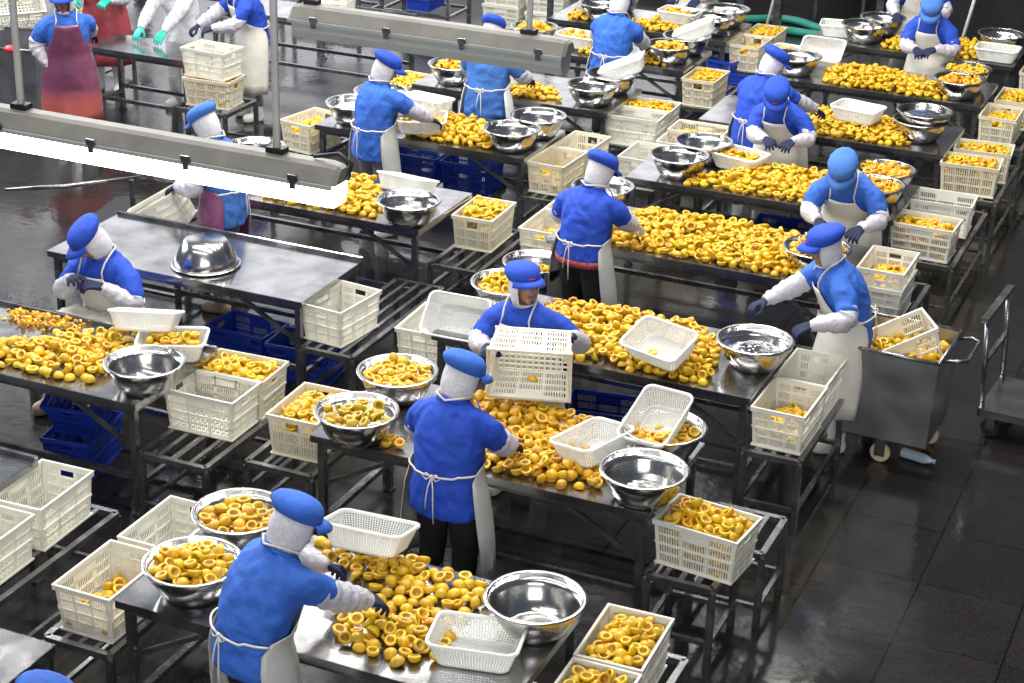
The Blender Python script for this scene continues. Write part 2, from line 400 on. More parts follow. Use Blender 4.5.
stand('steel stand below the crate pair of the sixth left table', -5.68, -5.2, 15.2, 16.0)
stand('steel stand under the single grid crate of the seventh left table', -5.48, -5.15, 16.7, 17.6)
stand('steel stand under the last pair of crates in the left row', -5.46, -5.14, 18.2, 19.2)
stand('steel stand under white crates behind the pair of workers', -5.0, -4.58, 14.6, 15.3, n=5)
stand('steel stand under the two stacked pale crates at top left', -9.68, -9.12, 14.2, 14.75, h=.5)
stand('steel stand at far left of the grey apron worker', -8.2, -7.8, 13.5, 14.2)
stand('low slatted bench the seated worker sits on', -7.75, -6.6, 9.45, 9.8, h=.42, n=4)
stand('small stand under the left crate of the sixth left table', -7.98, -7.64, 15.1, 15.7)

# ------------------------------------------------------------------ crates, baskets, bowls (one of each, then copies)
def crate_meshes(fine, m):
    L, W, H = .49, .335, .27
    def sc(z): return .90+.10*z/H
    body = MB()
    def wall(a, b, cols, n_slits, solid_cell, hole):
        # a, b: corner xy at rim; lattice wall between them
        a, b = Vector((a[0], a[1], 0)), Vector((b[0], b[1], 0)); d = b-a; ln = d.length; d.normalize(); nrm = Vector((-d.y, d.x, 0))
        def P(s, z, o=0):
            p = a+d*s; k = sc(z); return Vector((p.x*k, p.y*k, z))+nrm*o
        def strip(s0, s1, z0, z1, t):
            vs = [P(s0, z0), P(s1, z0), P(s1, z1), P(s0, z1), P(s0, z0, t), P(s1, z0, t), P(s1, z1, t), P(s0, z1, t)]
            body.add(vs, [(0, 1, 2, 3), (7, 6, 5, 4), (0, 4, 5, 1), (1, 5, 6, 2), (2, 6, 7, 3), (3, 7, 4, 0)])
        rows = [.012, .072, .13, .188, .243] if fine else [.012, .09, .165, .243]
        strip(0, ln, 0, .020, -.004); strip(0, ln, .236, H, -.005)
        for z in rows[1:-1]: strip(0, ln, z-.0065, z+.0065, -.007 if abs(z-.13) > .002 else -.013)
        for c in range(cols+1):
            s = ln*c/cols; w = .02 if c in (0, cols) else .0085
            strip(max(0, s-w), min(ln, s+w), 0, H-.02, -.007)
        for c in range(cols):
            for r in range(len(rows)-1):
                s0, s1 = ln*c/cols, ln*(c+1)/cols
                if (c, r) == solid_cell: strip(s0, s1, rows[r], rows[r+1], -.004); continue
                if hole and r == len(rows)-2 and c == cols//2:
                    strip(s0, s1, rows[r], rows[r]+.012, -.004); continue
                for k in range(1, n_slits):
                    s = s0+(s1-s0)*k/n_slits; w = (.0033 if fine else .0054)
                    strip(s-w, s+w, rows[r], rows[r+1], -.004)
    nl = 3 if fine else 4
    c4 = [(-L/2+.008, -W/2+.008), (L/2-.008, -W/2+.008), (L/2-.008, W/2-.008), (-L/2+.008, W/2-.008)]
    for i in range(4):
        lng = i % 2 == 0
        wall(c4[i][::1], c4[(i+1) % 4], nl if lng else 3, 10 if fine else 6, (1, 3) if fine and lng else None, not lng)
    base = MB(); k = .9
    for i in range(13): x = -L/2*k+.01+i*(L*k-.02)/12; base.box(x-.006, x+.006, -W/2*k, W/2*k, 0, .006)
    for i in range(9): y = -W/2*k+.01+i*(W*k-.02)/8; base.box(-L/2*k, L/2*k, y-.006, y+.006, 0, .006)
    base.box(-L/2*k-.008, L/2*k+.008, -W/2*k-.008, -W/2*k, 0, .01).box(-L/2*k-.008, L/2*k+.008, W/2*k, W/2*k+.008, 0, .01)
    base.box(-L/2*k-.008, -L/2*k, -W/2*k, W/2*k, 0, .01).box(L/2*k, L/2*k+.008, -W/2*k, W/2*k, 0, .01)
    rim = MB(); t = .016
    for z0, z1, o in ((H-.006, H, .006), (H-.03, H-.006, .004)):
        rim.box(-L/2-o, L/2+o, -W/2-o, -W/2+t-o-.004, z0, z1).box(-L/2-o, L/2+o, W/2-t+o+.004, W/2+o, z0, z1)
        rim.box(-L/2-o, -L/2+t-o-.004, -W/2, W/2, z0, z1).box(L/2-t+o+.004, L/2+o, -W/2, W/2, z0, z1)
    return body.mesh('crate_walls', m), base.mesh('crate_base', m), rim.mesh('crate_rim', m)
CR = {}
for key, (fine, m) in dict(w=(True, M['crate_w']), c=(True, M['crate']), g=(False, M['crate']), b=(True, M['bluep'])).items(): CR[key] = crate_meshes(fine, m)
def crate(label, key, x, y, z=.472, rz=0, rx=0, ry=0, group=None):
    nm = 'blue_crate' if key == 'b' else 'plastic_crate'
    o = empty(nm, (0, 0, 0)); o.matrix_world = TRS(x, y, z, rz, rx, ry); tag(o, label, 'crate', group)
    for n, me in zip(('slotted_walls', 'base_grid', 'rim'), CR[key]): link(n, me, o)
    return o

def basket_meshes():
    L, W, H = .43, .30, .13; n = 176
    def rr(k, l, w, rad):
        # point k of a rounded rectangle, evenly along the outline
        hl, hw = l/2-rad, w/2-rad; segs = [2*hl, math.pi*rad/2, 2*hw, math.pi*rad/2]*2; tot = sum(segs); s = (k/n*tot+hl) % tot
        cs = [(-hl, -w/2, 1, 0), (hl, -hw, 0, 0), (l/2, -hw, 0, 1), (hl, hw, 1, 0), (hl, w/2, -1, 0), (-hl, hw, 2, 0), (-l/2, hw, 0, -1), (-hl, -hw, 3, 0)]
        for i, g in enumerate(segs):
            if s <= g or i == 7:
                c = cs[i]
                if i % 2 == 0: return Vector((c[0]+c[2]*s, c[1]+c[3]*s, 0))
                a = -math.pi/2+(i//2)*math.pi/2+s/rad; return Vector((c[0]+math.cos(a)*rad, c[1]+math.sin(a)*rad, 0))
            s -= g
    def ring(z, f, rad=.05): return [rr(k, L*f, W*f-(1-f)*.02, rad*f)+Vector((0, 0, z)) for k in range(n)]
    body = MB()
    levels = [(H-.012, .97)]+[(H-.020-(i//2)*.0108-(i%2)*.0062, .965-.0175*(i//2)-.010*(i%2)) for i in range(20)]
    levels.append((.0, .76))
    rings = [ring(z, f) for z, f in levels]
    m = len(rings); vs = [v for r in rings for v in r]; fs = []
    for i in range(m-1):
        for k in range(n):
            if 1 <= i <= 18 and i % 2 == 1 and k % 2 == 1: continue
            fs.append((i*n+k, i*n+(k+1) % n, (i+1)*n+(k+1) % n, (i+1)*n+k))
    body.add(vs, fs)
    bt = MB(); bl, bw = L*.76, W*.76-.005
    nx, ny = 57, 39
    for i in range(nx):
        for j in range(ny):
            if 2 <= i < nx-2 and 2 <= j < ny-2 and i % 2 == 1 and j % 2 == 1: continue
            x0, x1 = -bl/2+bl*i/nx, -bl/2+bl*(i+1)/nx; y0, y1 = -bw/2+bw*j/ny, -bw/2+bw*(j+1)/ny
            cx, cy = abs((x0+x1)/2), abs((y0+y1)/2)
            if cx > bl/2-.03 and cy > bw/2-.03 and math.hypot(cx-bl/2+.035, cy-bw/2+.035) > .04: continue
            bt.add([(x0, y0, .002), (x1, y0, .002), (x1, y1, .002), (x0, y1, .002)], [(0, 1, 2, 3)])
    rim = MB(); rim.loft([ring(H-.014, 1.03), ring(H, 1.03), ring(H, .965), ring(H-.016, .965)], cap=False)
    return (thicken(body, M['basket'], .003, -1), thicken(bt, M['basket'], .003, 1), rim.mesh('basket_rim', M['basket'], True))
BK = basket_meshes()
def basket(label, x, y, z, rz=0, rx=0, ry=0):
    o = empty('perforated_basket', (0, 0, 0)); o.matrix_world = TRS(x, y, z, rz, rx, ry); tag(o, label, 'basket')
    for n, me in zip(('perforated_walls', 'base', 'rim'), BK): link(n, me, o)
    return o

prof = [(.0001, 0), (.135, 0), (.15, .006), (.185, .06), (.212, .12), (.225, .178), (.2235, .181), (.209, .12), (.182, .063), (.148, .011), (.133, .006), (.0001, .006)]
def fineprof(pr):
    out = []
    for i in range(len(pr)-1):
        out.append(pr[i])
        if abs(pr[i][0]-pr[i+1][0]) < .1: out.append(((pr[i][0]+pr[i+1][0])/2, (pr[i][1]+pr[i+1][1])/2))
    return out+[pr[-1]]
BOWL = MB().lathe(prof, 48).mesh('bowl', M['bowl'], True)
rp = [(.236+.0125*math.cos(a), .181+.0065*math.sin(a)) for a in np.linspace(0, 2*math.pi, 11)]
BRIM = MB().lathe(rp, 48).mesh('bowl_rim', M['bowl'], True)
def bowl(label, x, y, z=TH+.001, water=None, rx=0, ry=0):
    o = link('steel_bowl', BOWL); o.matrix_world = TRS(x, y, z, rng.uniform(0, 360), rx, ry); tag(o, label, 'bowl')
    link('rolled_rim', BRIM, o)
    if water:
        r = np.interp(water, [.011, .063, .12, .178], [.148, .182, .209, .222])
        MB().lathe([(.0001, water), (r*.5, water), (r-.001, water), (np.interp(max(.012, water-.03), [.011, .063, .12, .178], [.148, .182, .209, .222])-.002, max(.012, water-.03)), (.0001, max(.012, water-.03))], 40).build('water', M['water'], o, True)
    return o

# ------------------------------------------------------------------ peach halves
PR = .0355
def peach_template(n, rings, seed):
    g = random.Random(seed); k1, k2 = g.uniform(.9, 1.08), g.uniform(.9, 1.05); hol = g.uniform(.017, .021)
    pf = []
    for i in range(rings):
        t = (i+.15)/rings*math.pi/2; pf.append((PR*math.sin(t), -.033*math.cos(t), 0))
    pf += [(PR*.99, -.003, 0), (PR*.93, .0035, 1), (hol+.006, .004, 1), (hol, .0, 2), (hol*.75, -.009, 2), (.002, -.014, 2)]
    v, f, c = [], [], []
    dome, cut, pit = ((.70, .43, .005), (.80, .54, .014), (.48, .265, .006))
    for r, z, kc in pf:
        for k in range(n):
            a = 2*math.pi*k/n; w = 1+.05*math.sin(2*a+seed)+.03*math.sin(3*a+2*seed)
            v.append((r*math.cos(a)*k1*w, r*math.sin(a)*k2*w, z+.014)); c.append((dome, cut, pit)[kc])
    for i in range(len(pf)-1):
        for k in range(n): f.append((i*n+k, i*n+(k+1) % n, (i+1)*n+(k+1) % n, (i+1)*n+k))
    f.append(tuple(range(n))[::-1]); m = len(pf)-1; f.append(tuple(m*n+k for k in range(n)))
    return np.array(v), f, np.array(c)
PEACHES = []      # (position, rotation, scale, tint, label, group)
def rot_for(tilt=None):
    flip = rng.random() < .45
    t = (rng.uniform(0, 28) if rng.random() < .72 else rng.uniform(28, 75)) if tilt is None else rng.uniform(0, tilt)
    m = Matrix.Rotation(rng.uniform(0, 6.28), 3, 'Z') @ Matrix.Rotation(R(t), 3, 'X') @ Matrix.Rotation(math.pi if flip else 0, 3, 'Y') @ Matrix.Rotation(rng.uniform(0, 6.28), 3, 'Z')
    return np.array(m)
def inside(poly, x, y):
    c = False; n = len(poly)
    for i in range(n):
        (x1, y1), (x2, y2) = poly[i], poly[i-1]
        if (y1 > y) != (y2 > y) and x < (x2-x1)*(y-y1)/(y2-y1)+x1: c = not c
    return c
def edge_d(poly, x, y):
    d = 9
    for i in range(len(poly)):
        ax, ay = poly[i-1]; bx, by = poly[i]; l2 = (bx-ax)**2+(by-ay)**2
        t = 0 if l2 == 0 else max(0, min(1, ((x-ax)*(bx-ax)+(y-ay)*(by-ay))/l2)); d = min(d, math.hypot(x-ax-t*(bx-ax), y-ay-t*(by-ay)))
    return d
def settle(sample, height, base, label, group, fails=140, cap=1200, holes=(), tilt=None, D=.061, hz=.027, keep=None, tint=(1, 1, 1)):
    """drop peach halves one by one until no place under the wanted surface is left"""
    P = np.zeros((cap, 3)); n = 0; miss = 0
    while miss < fails and n < cap:
        best = None
        for _ in range(5):
            x, y = sample()
            if any(math.hypot(x-hx, y-hy) < hr for hx, hy, hr in holes): continue
            z = base(x, y) if callable(base) else base
            if n:
                d2 = (P[:n, 0]-x)**2+(P[:n, 1]-y)**2; mk = d2 < D*D
                if mk.any(): z = max(z, float((P[:n, 2][mk]+hz*np.sqrt(np.maximum(0, 1-d2[mk]/(D*D)))*1.25).max()))
            if best is None or z < best[2]: best = (x, y, z)
        if best is None or best[2] > height(best[0], best[1]): miss += 1; continue
        P[n] = best; n += 1
    P = P[:n]
    for p in P:
        d = np.hypot(P[:, 0]-p[0], P[:, 1]-p[1]); above = ((d < .055) & (P[:, 2] > p[2]+.03)).sum()
        if above >= 4 and (keep is None or not keep(p)): continue
        v = rng.uniform(.78, 1.1)
        tn = (v*tint[0], v*tint[1]*rng.choice((1, 1, 1, .84))*rng.uniform(.9, 1.06), v*tint[2]*rng.uniform(.6, 1.5))
        r = rot_for(tilt); sc = rng.uniform(.9, 1.06)
        low = .002+sc*math.sqrt((.0365*r[2, 0])**2+(.0365*r[2, 1])**2+(.0185*r[2, 2])**2)      # how far the turned half reaches below its middle
        PEACHES.append((p+np.array([0, 0, low if p[2] < P[:, 2].min()+.012 else max(.018, low-.008)]), r, sc, tn, label, group, above == 0))
def heap(poly, hmax, label, group, z=TH, edge=.16, holes=(), fails=260, tint=(1, 1, 1)):
    xs = [p[0] for p in poly]; ys = [p[1] for p in poly]
    def sample():
        while True:
            x, y = rng.uniform(min(xs), max(xs)), rng.uniform(min(ys), max(ys))
            if inside(poly, x, y): return x, y
    def height(x, y): return z+.004+max(0, hmax*min(1, edge_d(poly, x, y)/edge)**.8*(.8+.35*noise.noise((x*4, y*4, 1))))
    settle(sample, height, z, label, group, fails, holes=holes, tint=tint)
G = 'halved yellow peaches '
heap([(-4.27, 7.24), (-4.02, 7.07), (-3.83, 6.98), (-3.6, 6.88), (-3.8, 6.76), (-3.69, 6.55), (-3.58, 6.42), (-3.32, 6.38), (-3.1, 6.51), (-3.19, 6.77), (-3.13, 7.07), (-3.19, 7.17), (-3.28, 7.24), (-3.6, 7.25), (-3.94, 7.25)], .05,
     'halved yellow peach spread on the nearest steel table', G+'on the nearest table', holes=((-2.84, 6.95, .2),))
heap([(-4.3, 9.18), (-4.02, 9.2), (-3.6, 9.18), (-3.38, 9.13), (-3.3, 8.77), (-3.10, 8.56), (-3.05, 8.40), (-3.19, 8.33), (-3.43, 8.32), (-3.71, 8.31), (-3.95, 8.4), (-4.2, 8.6)], .10,
     'halved peach in the pile on the second table from the front', G+'on the second table', holes=((-2.81, 8.38, .2), (-2.91, 8.97, .2)), tint=(1, .93, 1))
heap([(-4.52, 8.31), (-4.40, 8.42), (-4.27, 8.36), (-4.35, 8.3)], .02, 'small peach half by the soaking bowl on the second table', G+'by the soaking bowl')
heap([(-4.4, 10.5), (-4.30, 10.74), (-4.01, 10.81), (-3.73, 10.82), (-3.29, 10.78), (-3.1, 10.6), (-3.01, 10.38), (-2.97, 10.11), (-3.0, 9.97), (-3.13, 9.95), (-3.41, 9.95), (-3.72, 9.95), (-4.0, 9.97), (-4.4, 10.1)], .11,
     'halved peach in the pile on the third right-hand table', G+'on the third table')
heap([(-4.5, 12.0), (-4.55, 12.5), (-4.42, 12.75), (-4.01, 12.8), (-3.66, 12.8), (-3.17, 12.78), (-2.9, 12.5), (-2.86, 11.97), (-3.37, 11.95), (-3.83, 11.95), (-4.3, 11.95)], .17,
     'halved peach in the largest heap on the fourth right-hand table', G+'in the largest heap', edge=.25)
heap([(-4.40, 13.6), (-4.17, 13.89), (-3.86, 14.27), (-3.0, 14.35), (-2.95, 13.6), (-3.41, 13.55), (-3.7, 13.55), (-4.09, 13.55)], .11, 'halved peach on the fifth right-hand table', G+'on the fifth right table', holes=((-2.72, 13.75, .2),))
heap([(-4.3, 16.12), (-3.85, 16.15), (-3.63, 16.08), (-3.13, 16.08), (-2.98, 15.54), (-2.98, 15.41), (-3.38, 15.4), (-3.83, 15.4), (-4.3, 15.42)], .09, 'halved peach on the sixth right-hand table', G+'on the sixth right table', holes=((-2.78, 15.72, .2),))
heap([(-4.25, 17.44), (-4.09, 17.71), (-3.78, 17.8), (-3.45, 17.65), (-3.07, 17.46), (-2.96, 17.1), (-3.11, 17.06), (-3.59, 17.06), (-4.15, 17.06)], .12, 'halved peach on the seventh right-hand table', G+'on the seventh right table')
heap([(-4.0, 18.68), (-3.95, 18.95), (-3.83, 19.2), (-3.0, 19.3), (-2.95, 18.8), (-3.14, 18.68), (-3.73, 18.68)], .11, 'halved peach on the farthest right-hand table', G+'on the last right table')
heap([(-7.5, 8.45), (-7.04, 8.59), (-6.95, 8.78), (-6.80, 8.90), (-6.6, 8.9), (-6.38, 8.81), (-6.36, 8.55), (-6.3, 8.42), (-6.35, 8.27), (-6.56, 8.22), (-7.5, 8.22)], .065, 'halved peach on the table with chopped trimmings', G+'on the trimmings table', holes=((-5.99, 8.35, .25),))
heap([(-6.72, 8.90), (-6.66, 8.98), (-6.5, 8.99), (-6.42, 8.95), (-6.48, 8.86)], .01, 'peach half lying beside the tilted basket on the trimmings table', G+'by the tilted basket')
heap([(-7.2, 11.7), (-6.96, 11.95), (-6.9, 12.24), (-6.87, 12.4), (-6.57, 12.42), (-6.24, 11.9), (-6.2, 11.68), (-6.55, 11.65), (-7.07, 11.66)], .10, 'halved peach on the table behind the glowing lamp', G+'behind the lamp', holes=((-5.9, 11.62, .23),))
heap([(-6.95, 13.6), (-6.92, 14.09), (-6.78, 14.31), (-6.26, 14.22), (-6.05, 13.66), (-6.15, 13.6), (-6.68, 13.6)], .12, 'halved peach on the fifth table of the left row', G+'on the fifth left table', holes=((-5.76, 13.46, .2),))
heap([(-7.17, 13.96), (-7.12, 14.19), (-6.96, 14.07), (-7.01, 13.77)], .05, 'halved peach behind the tilted tubs on the fifth left table', G+'behind the tubs')
heap([(-6.78, 15.46), (-6.64, 15.66), (-6.31, 15.56), (-6.22, 15.35), (-6.3, 15.2), (-6.6, 15.18)], .05, 'halved peach on the sixth table of the left row', G+'on the sixth left table')
heap([(-6.02, 17.4), (-5.85, 17.3), (-5.7, 16.9), (-5.88, 16.88), (-6.05, 16.88)], .07, 'halved peach right of the worker at the seventh left table', G+'on the seventh left table')
heap([(-6.67, 16.9), (-6.6, 17.25), (-6.38, 17.0), (-6.42, 16.88)], .06, 'halved peach left of the worker at the seventh left table', G+'on the seventh left table, left')
heap([(-6.7, 18.35), (-6.25, 18.6), (-5.82, 18.55), (-5.76, 18.2), (-5.92, 18.17), (-6.6, 18.17)], .08, 'halved peach on the farthest table of the left row', G+'on the last left table')
heap([(-7.29, 18.2), (-7.33, 18.5), (-7.15, 18.5), (-7.09, 18.2)], .05, 'halved peach at the left end of the farthest left table', G+'at the far left end')
for x, y, g in ((-6.25, 15.3, 0), (-6.18, 15.27, 0), (-4.34, 13.56, 1), (-4.28, 13.58, 1), (-4.2, 13.56, 1)):
    PEACHES.append((np.array([x, y, TH+.02]), rot_for(15), 1, (1, 1, 1), ('loose peach half on the sixth left table by its bowl', 'peach half in a loose row on the fifth right table')[g], ('loose peaches by the bowl', 'loose row of peaches')[g], True))

def clab(label):
    for w in ('white ', 'cream ', 'slotted ', 'grid '): label = label.replace(w, '', 1)
    return 'peach half in ' + label
def fill_crate(o, level, label, group, mound=.03, low=False):
    """peaches in a crate up to LEVEL above its base"""
    mw = o.matrix_world; z0 = mw.translation.z; a, b = .198, .121
    rot = mw.to_3x3(); inv = rot.inverted(); t = mw.translation
    def sample():
        v = rot @ Vector((rng.uniform(-a, a), rng.uniform(-b, b), 0)); return t.x+v.x, t.y+v.y
    def height(x, y):
        l = inv @ Vector((x-t.x, y-t.y, 0)); k = min(1, (a-abs(l.x))/.08, (b-abs(l.y))/.08); return z0+level+mound*k
    start = z0+max(.012, level-.225) if not low else z0+.012
    settle(sample, height, start, label, group, 160, 500, D=.050, hz=.0235, keep=lambda p: (inv @ Vector((p[0]-t.x, p[1]-t.y, 0))).y < -.075 or (inv @ Vector((p[0]-t.x, p[1]-t.y, 0))).x > .15 or (rot @ Vector((0, 1, 0))).x > .5 and (inv @ Vector((p[0]-t.x, p[1]-t.y, 0))).y < -.07)
def fill_bowl(o, level, label, group, mound=.0, tint=(1, 1, 1), n=400):
    t = o.matrix_world.translation; r = float(np.interp(level, [.011, .063, .12, .178], [.148, .182, .209, .222]))-.03
    def sample():
        a, q = rng.uniform(0, 6.283), r*math.sqrt(rng.random()); return t.x+q*math.cos(a), t.y+q*math.sin(a)
    def height(x, y): return t.z+level+mound*(1-(math.hypot(x-t.x, y-t.y)/r)**2)
    settle(sample, height, t.z+level-.04, label, group, 220, n, tint=tint, D=.055, hz=.026)
def fill_basket(o, label, group, mound=.02):
    t = o.matrix_world.translation; rot = o.matrix_world.to_3x3()
    def sample():
        v = rot @ Vector((rng.uniform(-.14, .14), rng.uniform(-.08, .08), 0)); return t.x+v.x, t.y+v.y
    settle(sample, lambda x, y: t.z+.075+mound, t.z+.01, label, group, 80, 90)

# ------------------------------------------------------------------ crates with what is in them
def C(label, key, x, y, z=.472, rz=90, fill=None, mound=.03, **k):
    o = crate(label, key, x, y, z, rz, **k); bpy.context.view_layer.update()
    if fill: fill_crate(o, fill, clab(label), 'peaches in the ' + label, mound)
    return o
C('white slotted crate heaped with peaches at the right end of the second table', 'w', -2.46, 8.45, rz=-6, fill=.24, mound=.05)
C('white crate full of peaches beside the nearest table, behind the cut-off one', 'w', -2.45, 7.16, rz=92, fill=.235, mound=.03)
C('white crate of peaches cut off by the bottom edge', 'w', -2.43, 6.64, rz=91, fill=.235, mound=.03)
C('cream crate with few peaches at the left end of the nearest table', 'w', -5.01, 6.58, rz=90, fill=.05, mound=.02)
C('empty white crate behind the bowl at the left end of the nearest table', 'w', -5.0, 7.12, rz=90)
C('empty white crate at the left edge standing on the rear of its stand', 'w', -5.87, 7.16, rz=92)
C('white crate cut off by the left edge, nearest on its stand', 'w', -5.86, 6.62, rz=91)
C('empty white crate beside the trimmings table in front of a filled one', 'w', -5.73, 8.66, rz=1)
C('crate of peaches behind the empty white crate of the trimmings table', 'c', -5.73, 9.0, rz=3, fill=.225)
C('cream grid crate of peaches at the left end of the second table', 'g', -5.07, 8.72, rz=92, fill=.225)
C('empty white crate at the left end of the third table', 'w', -4.98, 10.22, z=.474, rz=92)
C('cream grid crate of peaches alone on a bare slatted stand', 'g', -5.6, 12.37, rz=92, fill=.24, mound=.04)
C('empty white crate at the corner of the upturned bowl table', 'w', -5.72, 10.28, rz=84)
C('cream crate at the far left behind the grey apron worker', 'g', -7.98, 13.85, rz=80, fill=.16)
C('cream grid crate of peaches on the left of the sixth left table', 'g', -7.8, 15.38, rz=84, fill=.24, mound=.03)
C('long cream crate nearly empty, beside the two bowls of the fifth left table', 'g', -5.6, 13.85, rz=88, fill=.09, mound=.0)
C('cream crate behind the nearly empty long crate of the fifth left table', 'g', -5.58, 14.36, rz=88)
C('empty cream crate in front of a filled one by the sixth left table', 'w', -5.44, 15.38, rz=2)
C('crate of peaches behind the empty cream crate of the sixth left table', 'w', -5.44, 15.73, rz=2, fill=.215)
C('empty crate under the bowl pair at the left end of the fifth right table', 'w', -4.98, 14.35, rz=90)
C('cream crate with a few peaches left of the worker with checked hem', 'w', -5.02, 12.35, rz=90, fill=.10)
C('crate of peaches behind the bowls, left of the worker with checked hem', 'w', -5.02, 12.86, rz=90, fill=.2)
C('cream grid crate full of peaches at the seventh left table', 'g', -5.31, 16.95, rz=90, fill=.23)
C('narrow cream crate low on peaches in front of the last left crate', 'g', -5.31, 18.45, rz=90, fill=.14)
C('crate of peaches farthest back in the left row', 'g', -5.3, 18.96, rz=90, fill=.235)
C('white crate in front of the bending worker at the sixth right table', 'w', -4.76, 14.84, rz=1, fill=.1)
C('white crate of peaches beside the bending worker at the sixth right table', 'w', -4.76, 15.14, z=.5, rz=1, fill=.17)
C('white crate of peaches at the left end of the farthest right table', 'g', -4.58, 18.45, z=.5, rz=90, fill=.22)
C('cream crate low on peaches by the aisle at the seventh right table', 'g', -2.45, 17.1, rz=90, fill=.17)
C('crate full of peaches by the aisle behind a low one, seventh right table', 'g', -2.42, 17.72, rz=90, fill=.235)
C('crate of peaches at the right edge by the farthest table', 'g', -2.38, 18.85, rz=90, fill=.23)
C('wide cream crate of peaches in front of its twin by the sixth right table', 'g', -2.41, 15.47, rz=4, fill=.23)
C('wide cream crate of peaches behind its twin by the sixth right table', 'g', -2.39, 15.92, rz=5, fill=.225)
C('wide crate of peaches beside the fifth right table by the aisle', 'w', -2.43, 13.76, rz=-1, fill=.2)
C('empty wide white crate behind the wide filled crate of the fifth right table', 'w', -2.41, 14.3, z=.50, rz=2)
C('white crate under another one behind the tub cart', 'w', -2.43, 12.42, rz=90)
C('white crate with few peaches stacked on another behind the tub cart', 'w', -2.43, 12.43, z=.60, rz=90, fill=.12)
C('white crate with few peaches nearest the worker with white boots', 'w', -2.49, 10.14, rz=89, fill=.08)
C('empty white crate between the worker with white boots and a nearer crate', 'w', -2.49, 10.64, rz=89)
C('cream grid crate of peaches at the bottom of a stack of two at top left', 'g', -9.4, 14.47, z=.50, rz=4, fill=.22)
C('empty cream crate on top of the stack of two at top left', 'w', -9.42, 14.49, z=.775, rz=-3)
C('crate of peaches behind the purple apron at the top left', 'g', -11.95, 16.2, z=.47, rz=80, fill=.24)
C('white crate tipped on its side at the top left corner', 'w', -12.1, 15.0, z=.9, rz=50, rx=40)
C('cream crate lying on the bare table near the top of the hall', 'w', -9.65, 17.2, z=TH+.002, rz=10)
stand('steel stand for the crate behind the purple apron at top left', -12.2, -11.75, 15.9, 16.5)
stand('low stand with slats where the tilted crate of the purple apron worker leans', -8.25, -7.55, 11.0, 11.4, h=.52, n=4)
C('white crate tilted under the blue gloves of the purple apron worker', 'w', -7.72, 11.17, z=.58, rz=20, ry=-32)
o = C('white slotted crate being emptied by the worker facing the camera', 'w', -3.85, 9.26, z=1.125, rz=18, rx=100)
PEACHES.append((np.array([-3.74, 9.0, 1.07]), np.array(Matrix.Rotation(2.6, 3, 'X')), 1, (1, .9, 1), 'single peach half still inside the crate being emptied', None, True))
for k, (x, y) in enumerate(((-9.0, 20.4), (-8.4, 20.3))):
    for j in range(3): C(('bottom', 'middle', 'top')[j]+' white crate of the '+('left', 'right')[k]+' white stack at the back of the hall', 'w', x, y, z=.02+j*.272, rz=6*k)
# blue crates
C('blue crate on the floor at the bottom of the pair under the trimmings table', 'b', -6.70, 8.62, z=.002, rz=100)
C('blue crate tipped on top of the other under the trimmings table', 'b', -6.72, 8.74, z=.33, rz=100, ry=-24)
C('blue crate on the floor under the upturned bowl table', 'b', -6.1, 10.45, z=.002, rz=5)
C('blue crate under the right end of the upturned bowl table beside another', 'b', -6.62, 10.5, z=.002, rz=-4)
C('blue crate beneath the third right-hand table', 'b', -3.82, 10.45, z=.002, rz=10)
C('left blue crate under the fifth table of the left row', 'b', -7.15, 14.35, z=.14, rz=0)
C('right blue crate under the fifth table of the left row', 'b', -6.62, 14.35, z=.14, rz=0)
C('blue crate under the fifth right-hand table', 'b', -3.6, 13.9, z=.2, rz=4)
C('blue crate on the floor behind the seventh left table', 'b', -5.3, 17.9, z=.2, rz=10)
C('blue crate on the floor between the last two left tables', 'b', -5.6, 18.3, z=.3, rz=-10)

# ------------------------------------------------------------------ bowls
def BF(label, x, y, level, mound=0, water=None, z=TH+.001, tint=(1, 1, 1)):
    o = bowl(label, x, y, z, water); bpy.context.view_layer.update()
    fill_bowl(o, level, clab(label), 'peaches in the '+label, mound, tint); return o
bowl('empty shiny bowl at the right end of the nearest table', -2.84, 6.96)
BF('bowl of peaches at the front left corner of the nearest table', -4.47, 6.52, .15, .035, water=.145)
BF('bowl of floating peaches at the back left corner of the nearest table', -4.53, 7.05, .13, .012, water=.128, tint=(.85, .8, .8))
BF('bowl of peaches sunk in water at the left end of the second table, front', -4.56, 8.36, .125, .012, water=.138, tint=(.7, .75, .8))
BF('bowl of glinting peaches in water at the left end of the second table, rear', -4.60, 8.95, .15, .005, water=.152)
bowl('bowl with a little clear water at the front right of the second table', -2.83, 8.43, water=.06)
BF('bowl of peaches with a basket resting in it on the second table', -2.91, 8.97, .12, .0)
bowl('bowl of water held by the worker with white boots', -2.81, 10.40, water=.12)
bowl('empty bowl at the right corner of the trimmings table', -6.01, 8.37)
bowl('bowl of water on the table behind the glowing lamp', -5.93, 11.72, water=.10)
o = bowl('lower bowl of the upturned pair on the bare table', -6.6, 9.98+.32, TH+.19, rx=180); o.rotation_euler.x = math.pi
o.matrix_world = TRS(-6.80, 10.27, TH+.195, 0, 180)
BF('bowl heaped with peaches behind the worker emptying a crate', -4.6, 10.56, .14, .06)
BF('bowl with few peaches left of the worker with checked hem', -4.88, 11.72, .07, .02, z=.475)
bowl('bowl holding water between the checked hem worker and a crate', -4.75, 12.72, water=.10)
bowl('front empty bowl at the left end of the fifth right table', -4.48, 13.75)
bowl('rear empty bowl at the left end of the fifth right table', -4.42, 14.2, TH+.001)
bowl('front empty bowl at the right end of the fifth left table', -5.98, 13.75)
bowl('rear empty bowl at the right end of the fifth left table', -5.93, 14.2)
bowl('front empty bowl on the sixth left table by the open crates', -5.88, 15.34)
bowl('bowl with a white basket leaning in it on the sixth left table', -5.86, 15.78)
